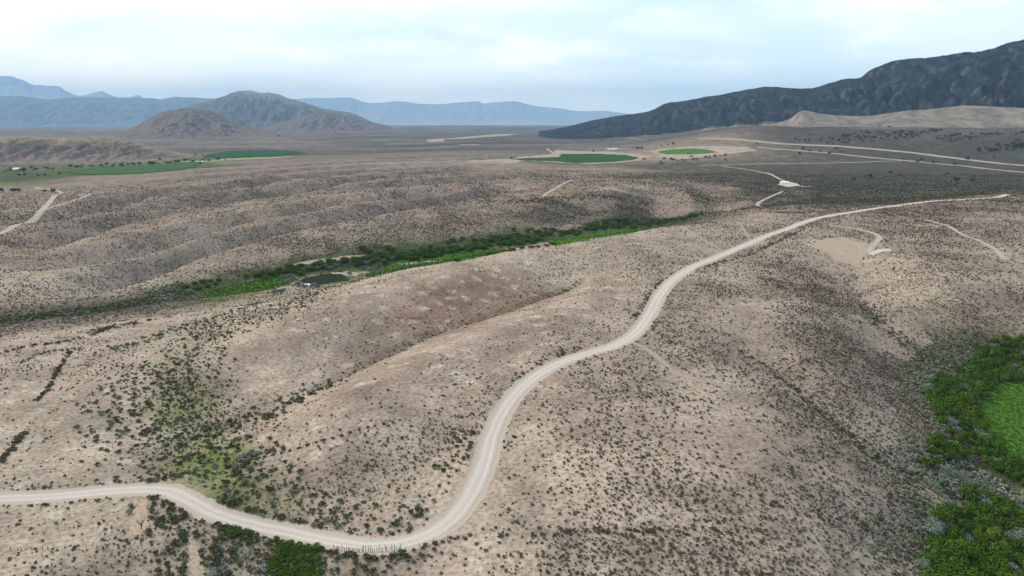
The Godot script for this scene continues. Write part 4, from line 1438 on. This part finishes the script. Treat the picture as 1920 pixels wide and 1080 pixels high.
func plant(kind: String, called: String, label: String, category: String, group: String, p: Vector2, size: Vector3) -> void:
	# the first of a kind and shape is built, the others are copies of it
	var o: Node3D
	if models.has(kind):
		o = models[kind].duplicate()
	else:
		o = Node3D.new()
		var spec: Array = PLANTS[kind]
		var crown := MeshInstance3D.new()
		crown.name = "crown"
		crown.mesh = leaf_ball(spec[0], spec[1], Vector3.ONE, spec[2], spec[3], spec[4], spec[5], spec[6])
		crown.material_override = mats.willow
		o.add_child(crown, true)
		var trunk := MeshInstance3D.new()
		trunk.name = "trunk"
		trunk.mesh = stems(spec[0] + 5, spec[7], 0.6, 0.4, 0.028)
		trunk.material_override = mats.bark
		o.add_child(trunk, true)
		models[kind] = o.duplicate()
	o.name = numbered(called)
	add_child(o, true)
	o.position = spot(p, -0.05)
	o.rotation.y = rng.randf() * TAU
	o.scale = size
	tag(o, label, category, group)


var PLANTS := {
	# seed, leaf clumps, clump size, dark, light, lobes, shell, stems
	"willow_a": [101, 900, .13, Color(.027, .060, .010), Color(.078, .142, .022), 9, .62, 5],
	"willow_b": [102, 900, .13, Color(.031, .066, .010), Color(.092, .158, .022), 11, .62, 5],
	"willow_c": [103, 900, .13, Color(.022, .048, .009), Color(.066, .112, .018), 10, .62, 5],
	"willow_d": [104, 900, .13, Color(.036, .066, .010), Color(.116, .162, .024), 8, .62, 5],
	"silver_a": [111, 760, .13, Color(.09, .125, .095), Color(.20, .25, .195), 9, .6, 4],
	"silver_b": [112, 760, .13, Color(.075, .105, .08), Color(.16, .205, .16), 7, .6, 4],
	"dark_a": [121, 520, .18, Color(.018, .045, .010), Color(.06, .11, .015), 8, .6, 4],
	"dark_b": [122, 520, .18, Color(.025, .05, .012), Color(.075, .12, .02), 9, .6, 4],
	"juniper_a": [131, 160, .26, Color(.018, .030, .014), Color(.05, .07, .032), 3, .6, 1],
	"juniper_b": [132, 160, .26, Color(.022, .034, .016), Color(.055, .075, .034), 4, .6, 1],
	"cottonwood": [141, 300, .22, Color(.02, .045, .016), Color(.06, .11, .03), 7, .6, 2],
}


func inside(p: Vector2, list: Array) -> bool:
	for c in list:
		if c[0].has_point(p) and Geometry2D.is_point_in_polygon(p, c[1]):
			return true
	return false


func clear(p: Vector2, extra := 0.0) -> bool:
	var k := key(p.x, p.y)
	if tcells.has(k):
		for id in tcells[k]:
			var g: Array = tsegs[id]
			if near_seg(p, g[0], g[1]).x < g[2] + extra:
				return false
	return not inside(p, clear_polys)


func trees() -> void:
	# the willow thicket by the meadow: crowns set apart from each other
	var area := grown(pairs(THICKET))
	var meadow: Array = clear_polys[0]
	var placed := []
	var silver := pairs(SILVERS)
	var dark := pairs(DARKS)
	for p in silver:
		placed.append([p, rng.randf_range(2.0, 3.2), "silver"])
	for p in dark:
		placed.append([p, rng.randf_range(2.6, 3.6), "dark"])
	var box: Rect2 = area[0]
	var tries := 0
	while tries < 16000:
		tries += 1
		var p := box.position + Vector2(rng.randf(), rng.randf()) * box.size
		if not Geometry2D.is_point_in_polygon(p, area[1]) or not clear(p, 0.8):
			continue
		var r := rng.randf_range(2.2, 4.1)
		var ok := true
		for q in placed:
			if p.distance_to(q[0]) < (r + q[1]) * 0.60:
				ok = false
				break
		if ok:
			placed.append([p, r, "willow"])
	placed.sort_custom(func(a, b): return a[1] / a[0].length() > b[1] / b[0].length())
	var letters := ["a", "b", "c", "d"]
	var count := 0
	var rest := []
	for q in placed:
		var p: Vector2 = q[0]
		var r: float = q[1]
		var by_meadow := not inside_far(p, meadow[1], 7.0)
		var size := Vector3(r * 1.15, r * rng.randf_range(1.0, 1.35), r * 1.15)
		if q[2] == "silver":
			var k: String = ["silver_a", "silver_b"][rng.randi() % 2]
			plant(k, "silver_shrub", "silver grey tall shrub beside the bright meadow" if by_meadow else "silver grey tall shrub standing among the green willows", "shrub", "silver grey shrubs in the willow thicket", p, size)
		elif q[2] == "dark":
			plant(["dark_a", "dark_b"][rng.randi() % 2], "dark_willow", "dark willow clump at the rim of the bright meadow" if by_meadow else "dark olive willow clump between brighter willows", "willow", "dark willows round the meadow", p, size)
		else:
			count += 1
			if count > 300:
				rest.append(Transform3D(Basis.from_euler(Vector3(0, rng.randf() * TAU, 0)).scaled(size), spot(p)))
				continue
			var nz := n_mid.get_noise_2d(p.x * 0.9, p.y * 0.9)
			var l: String = letters[rng.randi() % 4] if rng.randf() < 0.5 else (letters[1] if nz > 0.05 else letters[2])
			var words := {"a": "mid green", "b": "bright green", "c": "deep green", "d": "yellow green"}
			plant("willow_" + l, "willow", "%s bushy willow %s" % [words[l], "bordering the open meadow" if by_meadow else "inside the streamside thicket"], "willow", "%s willows of the thicket" % words[l], p, size)
	if rest.size():
		scatter("willow_thicket", leaf_ball(105, 420, Vector3.ONE, .18, Color(.035, .08, .010), Color(.11, .19, .022), 9), mats.willow, rest, [], "remaining smaller willows packed into the streamside thicket")
	# bushes under the road bend at the bottom
	for pair in [[BOTTOM_BUSH, "bright green rounded bush massed below the road bend", 1.7, 60], [BOTTOM_BUSH_2, "deep green bush in the strip against the lower road edge", 1.4, 26]]:
		var poly := grown(pairs(pair[0]))
		var b: Rect2 = poly[0]
		var got := []
		for i in 4000:
			if got.size() >= pair[3]:
				break
			var p := b.position + Vector2(rng.randf(), rng.randf()) * b.size
			if Geometry2D.is_point_in_polygon(p, poly[1]) and got.all(func(q): return q.distance_to(p) > pair[2]) and clear(p):
				got.append(p)
				var r := rng.randf_range(1.3, 2.0)
				plant("willow_c" if pair[3] < 50 or rng.randf() < 0.75 else "willow_a", "green_bush", pair[1], "bush", pair[1].replace("bush", "bushes"), p, Vector3(r * 1.1, r * 1.0, r * 1.1))
	# creek shrubs
	for spec in [[CREEK_A, 17.0, 6.2, "dark", "dark green willow on the far bank,"], [CREEK_B, 9.0, 6.5, "dark", "dark willow bordering the creek,"], [CREEK_C, 4.0, 8.0, "dark", "low dark willow on the hill side,"], [DARK_CLUMP, 0.0, 0.0, "dark", "tall dark bush in an isolated clump,"]]:
		var course := flow(pairs(spec[0]), 5.0) if spec[1] > 0.0 else pairs(spec[0])
		for p0 in course:
			for k in (2 if spec[1] > 8.0 else (2 if spec[1] == 0.0 else 1)):
				var p: Vector2 = p0 + Vector2(rng.randfn(), rng.randfn()) * spec[1] * 0.55
				if spec[1] > 0.0 and not clear(p):
					continue
				var r := rng.randf_range(2.6, 4.6) if spec[1] > 5.0 else rng.randf_range(1.8, 3.0)
				plant("dark_a" if rng.randf() < 0.55 else ("dark_b" if rng.randf() < 0.6 else "willow_c"), "creek_willow", spec[4] + " " + far_words(p), "willow", spec[4].replace("willow", "willows").replace("bush", "bushes") + " " + far_words(p), p, Vector3(r * 1.2, r * 1.0, r * 1.2))
	var i := 0
	for p in pairs(POND_OLIVES):
		i += 1
		var r := rng.randf_range(2.8, 4.0)
		plant("silver_a" if i % 2 else "silver_b", "silver_olive", "silver leaved rounded tree near the pond in the creek bottom" if i > 7 else "silver leaved rounded shrub below the pond dam", "tree", "silver leaved trees along the creek", p, Vector3(r, r * 1.15, r))
	# rank grass in and round the wet meadows
	var tufts := []
	for k in 4:
		var m: Array = clear_polys[k]
		var mb: Rect2 = (m[0] as Rect2).grow(4.0)
		for t in [5200, 1800, 5000, 3000][k]:
			var q := mb.position + Vector2(rng.randf(), rng.randf()) * mb.size
			var edge := not inside_far(q, m[1], 3.0)
			if not Geometry2D.is_point_in_polygon(q, m[1]) and not edge:
				continue
			var s := rng.randf_range(0.35, 0.8) * (1.0 if k == 0 else 1.5)
			tufts.append(Transform3D(Basis.from_euler(Vector3(0, rng.randf() * TAU, 0)).scaled(Vector3(s, s * 0.7, s)), spot(q)))
	scatter("meadow_grass", leaf_ball(160, 22, Vector3.ONE, 0.7, Color(.030, .075, .012), Color(.10, .16, .025), 3, 0.3), mats.leaf, tufts, [], "rank green grass tufts in and round the wet meadows")
	# junipers on the pediment
	var n := 0
	for j in JUNIPERS:
		var course := pairs(j[2])
		var c := flow(course, 10.0)
		for k in j[1]:
			var p: Vector2 = c[rng.randi() % c.size()] + Vector2(rng.randfn() * j[0] * 0.5, rng.randfn() * j[0] * 0.9)
			var r := rng.randf_range(3.0, 6.5)
			n += 1
			plant("juniper_a" if rng.randf() < 0.5 else "juniper_b", "juniper", ("tall" if r > 5.0 else "small") + " dark juniper " + far_words(p), "juniper", ("tall" if r > 5.0 else "small") + " dark junipers " + far_words(p), p, Vector3(r, r * 1.25, r))
	var hedge := flow(pairs(VALLEY), 8.0)
	for k in 70:
		var p: Vector2 = hedge[rng.randi() % hedge.size()] + Vector2(rng.randfn() * 30.0, rng.randfn() * 22.0)
		var r := rng.randf_range(3.5, 7.5)
		plant("cottonwood", "cottonwood", "dark tree in the ragged tree line below the red hill", "tree", "ragged tree line below the red hill", p, Vector3(r * 1.2, r * 1.1, r * 1.2))
	i = 0
	for p in pairs(FARM_TREES):
		i += 1
		var r := rng.randf_range(4.0, 7.0)
		var label := "dark round tree at the farmstead behind the crop circles" if i <= 7 else "lone dark tree at the tip of the crop circle" if i == 8 else "dark tree scattered over the green valley floor"
		plant("cottonwood", "cottonwood", label, "tree", label.replace("tree", "trees"), p, Vector3(r, r * 1.3, r))


func far_words(p: Vector2) -> String:
	return place_words(p, FAR_MARKS)


func place_words(p: Vector2, marks := LANDMARKS) -> String:
	var best := 1e9
	var words := ""
	for l in marks:
		var d := p.distance_to(Vector2(l[0], -l[1]))
		if d < best:
			best = d
			words = l[2]
	return words


func inside_far(p: Vector2, poly: PackedVector2Array, gap: float) -> bool:
	for i in poly.size():
		if near_seg(p, poly[i], poly[(i + 1) % poly.size()]).x < gap:
			return false
	return true


func scatter(called: String, me: Mesh, m: Material, where: Array, tint: Array, label: String) -> void:
	var mm := MultiMesh.new()
	mm.transform_format = MultiMesh.TRANSFORM_3D
	mm.use_colors = tint.size() > 0
	mm.mesh = me
	mm.instance_count = where.size()
	for i in where.size():
		mm.set_instance_transform(i, where[i])
		if tint.size():
			mm.set_instance_color(i, tint[i])
	var o := MultiMeshInstance3D.new()
	o.multimesh = mm
	o.material_override = m
	o.name = numbered(called)
	add_child(o, true)
	tag(o, label, "", "", "stuff")


func shrubs() -> void:
	# [name, far mesh, near mesh, label, group]
	var kinds := [
		["sagebrush", "dark brown sagebrush clump", Color(.052, .045, .031), Color(.142, .122, .084), "sagebrush dotted over the dry slopes", 0.66],
		["greasewood", "olive green greasewood", Color(.040, .043, .021), Color(.130, .132, .065), "greasewood along draws and road edges", 1.3],
		["grey_sagebrush", "pale grey sagebrush", Color(.085, .095, .070), Color(.225, .24, .195), "grey sagebrush round the thicket", 1.15],
	]
	var found := [[], [], []]     # [apparent size, transform, tint]
	var wide := 40.0
	# dotted sagebrush by cover
	var step := 1.0
	var reach := 1650.0
	for iz in range(int(120.0 / step), int(reach / step)):
		var dz := iz * step
		var half := minf(dz * 0.80 + 12.0, 1150.0)
		for ix in range(int(-half / step), int(half / step)):
			var p := Vector2((ix + rng.randf()) * step, -(iz + rng.randf()) * step)
			var r := p.length()
			if r > reach:
				continue
			var thin := 1.0 if r < 560.0 else 0.56 * lerpf(1.0, 0.12, smoothstep(800.0, 1600.0, r))
			var cover := survey_at(sage, p.x, p.y)
			var ri := clampi(rings.bsearch(r), 0, rings.size() - 1)
			var line: PackedVector3Array = normals[ri]
			cover = clampf(cover + 0.42 * clampf(cover * 2.2, 0.12, 1.0) * aspect(line[clampi(az.bsearch(atan2(p.x, -p.y)), 0, az.size() - 1)]), 0.004, 1.0)  # shrubs set closer on flanks away from the sun, darkening them
			cover *= clampf(0.95 + 0.9 * n_small.get_noise_2d(p.x * 0.8, p.y * 0.8) + 1.1 * n_mid.get_noise_2d(p.x * 0.7, p.y * 0.7) + 0.8 * n_big.get_noise_2d(p.x * 2.0, p.y * 2.0), 0.15, 1.8)
			if rng.randf() > cover * thin * 0.70 or not clear(p):
				continue
			var s := (0.22 + 0.45 * pow(rng.randf(), 2.0)) * (1.0 if thin == 1.0 else lerpf(1.2, 2.2, smoothstep(700.0, 1600.0, r))) * (1.15 if rng.randf() < 0.1 else 1.0)
			var k := 0 if rng.randf() < 0.86 else (1 if rng.randf() < 0.6 else 2)
			var t := Transform3D(Basis.from_euler(Vector3(0, rng.randf() * TAU, 0)).scaled(Vector3(s * 1.05, s * rng.randf_range(0.85, 1.2), s)), spot(p, -0.03))
			var b := rng.randf_range(0.75, 1.25)
			found[k].append([s / r, t, Color(b * rng.randf_range(0.95, 1.12), b, b * rng.randf_range(0.85, 1.0))])
	# denser bands along draws, roads and fences
	for band in BANDS:
		var c := flow(pairs(band[4]), 3.0)
		var wide_: float = band[0]
		var n := int(c.size() * 3.0 * wide_ * 2.0 * band[1])
		for i in n:
			var at_ := rng.randi() % c.size()
			var off := Vector2(rng.randfn(), rng.randfn()).limit_length(1.8) * wide_ * 0.62
			var p := c[at_] + off
			if not clear(p, 0.2):
				continue
			var s: float = band[2] * rng.randf_range(0.55, 1.15)
			var k: int = band[3] if rng.randf() < 0.8 else (band[3] + 1) % 3
			var t := Transform3D(Basis.from_euler(Vector3(0, rng.randf() * TAU, 0)).scaled(Vector3(s * 1.05, s * rng.randf_range(0.85, 1.2), s)), spot(p, -0.03))
			var b := rng.randf_range(0.75, 1.25)
			found[k].append([s / p.length(), t, Color(b * rng.randf_range(0.95, 1.1), b, b * rng.randf_range(0.85, 1.0))])
	for k in 3:
		var kd: Array = kinds[k]
		var list: Array = found[k]
		list.sort_custom(func(a, b): return a[0] > b[0])
		var fine := []
		for v in 3:
			fine.append(leaf_ball(200 + k * 10 + v, 90, Vector3(1, 1.05, 1), 0.42, kd[2], kd[3], 5, 0.5))
		var m: StandardMaterial3D = mats.leaf
		var kept := 0
		var where := []
		var tint := []
		for e in list:
			var t: Transform3D = e[1]
			var shown: bool = absf(atan2(t.origin.x, -t.origin.z)) < 0.65 and atan2(120.0 - t.origin.y, Vector2(t.origin.x, t.origin.z).length()) < 0.60
			if kept < 300 and shown:
				kept += 1
				var o := put(kd[0], fine[kept % 3], m)
				o.transform = t
				var words: String = "%s%s %s" % ["tall " if t.basis.y.length() > kd[5] else "", kd[1], place_words(Vector2(t.origin.x, t.origin.z))]
				tag(o, words, "shrub", words.replace(kd[1], kd[1] + " plants"))
			else:
				where.append(t)
				tint.append(e[2])
		scatter(kd[0] + "_cover", leaf_ball(300 + k, 46, Vector3(1, 1.0, 1), 0.56, kd[2], kd[3], 4, 0.5), m, where, tint, "countless further plants of %s" % kd[4])
		print(kd[0], " ", list.size())


# ------------------------------------------------------------------ fences, posts, buildings
func post_mesh(h: float, r: float) -> ArrayMesh:
	var st := SurfaceTool.new()
	st.begin(Mesh.PRIMITIVE_TRIANGLES)
	limb(st, Vector3(0, -0.3, 0), Vector3(0.03, h, 0.02), r, r * 0.8, 6)
	limb(st, Vector3(0.03, h, 0.02), Vector3(0.03, h + 0.03, 0.02), r * 0.8, 0.005, 6)
	st.generate_normals()
	return st.commit()


func fences() -> void:
	for f in FENCES:
		var line := flow(pairs(f[5]), f[2])
		var o := thing(f[0], f[1], "fence", spot(line[0]))
		var shapes := [post_mesh(f[3], 0.09), post_mesh(f[3] * 1.15, 0.11), post_mesh(f[3] * 0.9, 0.08)]
		for p in line:
			var q := put("post", shapes[rng.randi() % 3], mats.post, o)
			q.position = spot(p) - o.position
			q.rotation = Vector3(rng.randfn() * 0.05, rng.randf() * TAU, rng.randfn() * 0.05)
		for k in f[4]:
			var st := SurfaceTool.new()
			st.begin(Mesh.PRIMITIVE_TRIANGLES)
			for i in line.size() - 1:
				var lift: float = f[3] * (0.92 - 0.28 * k)
				limb(st, spot(line[i], lift) - o.position, spot(line[i + 1], lift) - o.position, 0.012, 0.012, 3)
			st.generate_normals()
			put("wire", st.commit(), mats.wire, o)
	# the row of close-set stakes between road and brush
	var row := flow(pairs(STAKES), 0.62)
	var o := thing("stake_fence", "row of close set uneven wooden stakes along the road bend", "fence", spot(row[0]))
	var st := [post_mesh(1.5, 0.085), post_mesh(1.9, 0.10), post_mesh(1.2, 0.08), post_mesh(2.3, 0.09)]
	for p in row:
		var q := put("stake", st[rng.randi() % 4], mats.post, o)
		q.position = spot(p + Vector2(rng.randfn(), rng.randfn()) * 0.12) - o.position
		q.rotation = Vector3(rng.randfn() * 0.06, rng.randf() * TAU, rng.randfn() * 0.06)
	var rs := SurfaceTool.new()
	rs.begin(Mesh.PRIMITIVE_TRIANGLES)
	for i in range(0, row.size() - 4, 4):
		limb(rs, spot(row[i], 1.0) - o.position, spot(row[i + 4], 1.0) - o.position, 0.04, 0.04, 4)
	rs.generate_normals()
	put("rail", rs.commit(), mats.post, o)


func block(size: Vector3, at_: Vector3) -> ArrayMesh:
	var st := SurfaceTool.new()
	st.begin(Mesh.PRIMITIVE_TRIANGLES)
	var b := BoxMesh.new()
	b.size = size
	st.append_from(b, 0, Transform3D(Basis(), at_ + Vector3.UP * size.y * 0.5))
	return st.commit()


func gable(w: float, l: float, eave: float, ridge: float, over: float) -> ArrayMesh:
	var st := SurfaceTool.new()
	st.begin(Mesh.PRIMITIVE_TRIANGLES)
	st.set_smooth_group(-1)
	var x := w * 0.5 + over
	var z := l * 0.5 + over
	var t := 0.18
	for s in [-1.0, 1.0]:
		var a := Vector3(s * x, eave - over * 0.3, -z)
		var b := Vector3(s * x, eave - over * 0.3, z)
		var c := Vector3(0, ridge, z)
		var d := Vector3(0, ridge, -z)
		var quad := [a, b, c, d] if s > 0 else [b, a, d, c]
		for v in [quad[0], quad[2], quad[1], quad[0], quad[3], quad[2]]:
			st.add_vertex(v + Vector3.UP * t)
		for v in [quad[0], quad[1], quad[2], quad[0], quad[2], quad[3]]:
			st.add_vertex(v)
		for v in [a, a + Vector3.UP * t, b, b, a + Vector3.UP * t, b + Vector3.UP * t]:
			st.add_vertex(v)
	for s in [-1.0, 1.0]:
		for v in [Vector3(-w * 0.5, eave, s * l * 0.5), Vector3(0, ridge - 0.05, s * l * 0.5), Vector3(w * 0.5, eave, s * l * 0.5)]:
			st.add_vertex(v)
	st.generate_normals()
	return st.commit()


func house(called: String, label: String, p: Vector2, turn: float, w: float, l: float, eave: float, wall: Material, roof: Material) -> void:
	var o := thing(called, label, "building", spot(p, -0.1), turn)
	put("wall", block(Vector3(w, eave + 0.1, l), Vector3.ZERO), wall, o)
	put("roof", gable(w, l, eave + 0.1, eave + w * 0.22, 0.5), roof, o)
	put("door", block(Vector3(w * 0.3, eave * 0.75, 0.12), Vector3(0, 0, l * 0.5 + 0.02)), mats.door, o)
	for k in 2:
		put("window", block(Vector3(0.1, eave * 0.35, l * 0.14), Vector3(w * 0.5 + 0.01, eave * 0.4, l * (k * 0.5 - 0.25))), mats.door, o)


func buildings() -> void:
	var s := pairs(SHEDS)
	house("shed", "long white shed on the bare pad at the lane's end", s[0], 1.35, 7, 14, 3.6, mats.white_paint, mats.white_paint)
	house("pump_house", "small white roofed hut beside the pond", s[1], 1.2, 2.6, 4.0, 2.1, mats.white_paint, mats.white_paint)
	house("barn", "largest dark roofed barn of the farmstead behind the crop circle", s[2], 1.5, 16, 34, 5.0, mats.tin, mats.dark_roof)
	house("farm_shed", "long pale shed left of the dark farmstead barn", s[3], 1.5, 10, 40, 4.0, mats.white_paint, mats.tin)
	house("farmhouse", "smallest pale farmhouse at the end of the farmstead", s[4], 0.4, 9, 14, 3.5, mats.white_paint, mats.dark_roof)
	house("cabin", "pale cabin next to a lone dark tree above the valley field", s[5], 0.9, 7, 12, 3.2, mats.white_paint, mats.tin)
	house("ranch_house", "white ranch house among valley trees under the red hill", s[6], 1.3, 12, 24, 4.0, mats.white_paint, mats.tin)
	house("ranch_shed", "dark roofed ranch shed beyond the far green field", s[7], 1.5, 12, 34, 4.0, mats.white_paint, mats.dark_roof)


func singles() -> void:
	var p := pairs(SINGLES)
	# a bare dead tree
	var o := thing("dead_tree", "bare dead grey tree leaning over the reddish bank", "tree", spot(p[0]))
	var st := SurfaceTool.new()
	st.begin(Mesh.PRIMITIVE_TRIANGLES)
	limb(st, Vector3(0, -0.3, 0), Vector3(0.2, 1.3, 0), 0.16, 0.12, 6)
	st.generate_normals()
	put("trunk", st.commit(), mats.bark, o)
	for k in 9:
		var b := SurfaceTool.new()
		b.begin(Mesh.PRIMITIVE_TRIANGLES)
		var a := TAU * k / 9.0 + rng.randf() * 0.5
		var foot := Vector3(0.15, 0.8 + 0.05 * k, 0)
		var mid := foot + Vector3(cos(a) * 1.0, 1.0 + rng.randf(), sin(a) * 1.0)
		limb(b, foot, mid, 0.07, 0.045, 5)
		for t in 3:
			limb(b, foot.lerp(mid, 0.55 + 0.2 * t), mid + Vector3(cos(a + t - 1.0), 0.5 + rng.randf() * 0.8, sin(a + t - 1.0)) * 0.9, 0.035, 0.012, 4)
		b.generate_normals()
		put("branch", b.commit(), mats.bark, o)
	# the leaning pole
	o = thing("pole", "tall thin leaning pole standing in the brushy fence line", "pole", spot(p[1]))
	var ps := SurfaceTool.new()
	ps.begin(Mesh.PRIMITIVE_TRIANGLES)
	limb(ps, Vector3(0, -0.4, 0), Vector3(-0.7, 5.2, 0.1), 0.12, 0.08, 8)
	ps.generate_normals()
	put("shaft", ps.commit(), mats.post, o)
	put("foot", block(Vector3(0.5, 0.3, 0.5), Vector3.ZERO), mats.post, o)
	# a white feed tub in the paddock
	o = thing("feed_tub", "small white tub lying in the paddock just below the road", "tub", spot(p[2], -0.02))
	var ts := SurfaceTool.new()
	ts.begin(Mesh.PRIMITIVE_TRIANGLES)
	limb(ts, Vector3.ZERO, Vector3(0, 0.55, 0), 0.36, 0.44, 14)
	limb(ts, Vector3(0, 0.55, 0), Vector3(0, 0.5, 0), 0.44, 0.36, 14)
	limb(ts, Vector3(0, 0.5, 0), Vector3(0, 0.12, 0), 0.36, 0.01, 14)
	ts.generate_normals()
	put("bucket", ts.commit(), mats.white_paint, o)
	var rim := TorusMesh.new()
	rim.inner_radius = 0.41
	rim.outer_radius = 0.47
	rim.rings = 18
	rim.ring_segments = 6
	var q := put("rim", rim, mats.white_paint, o)
	q.position.y = 0.55
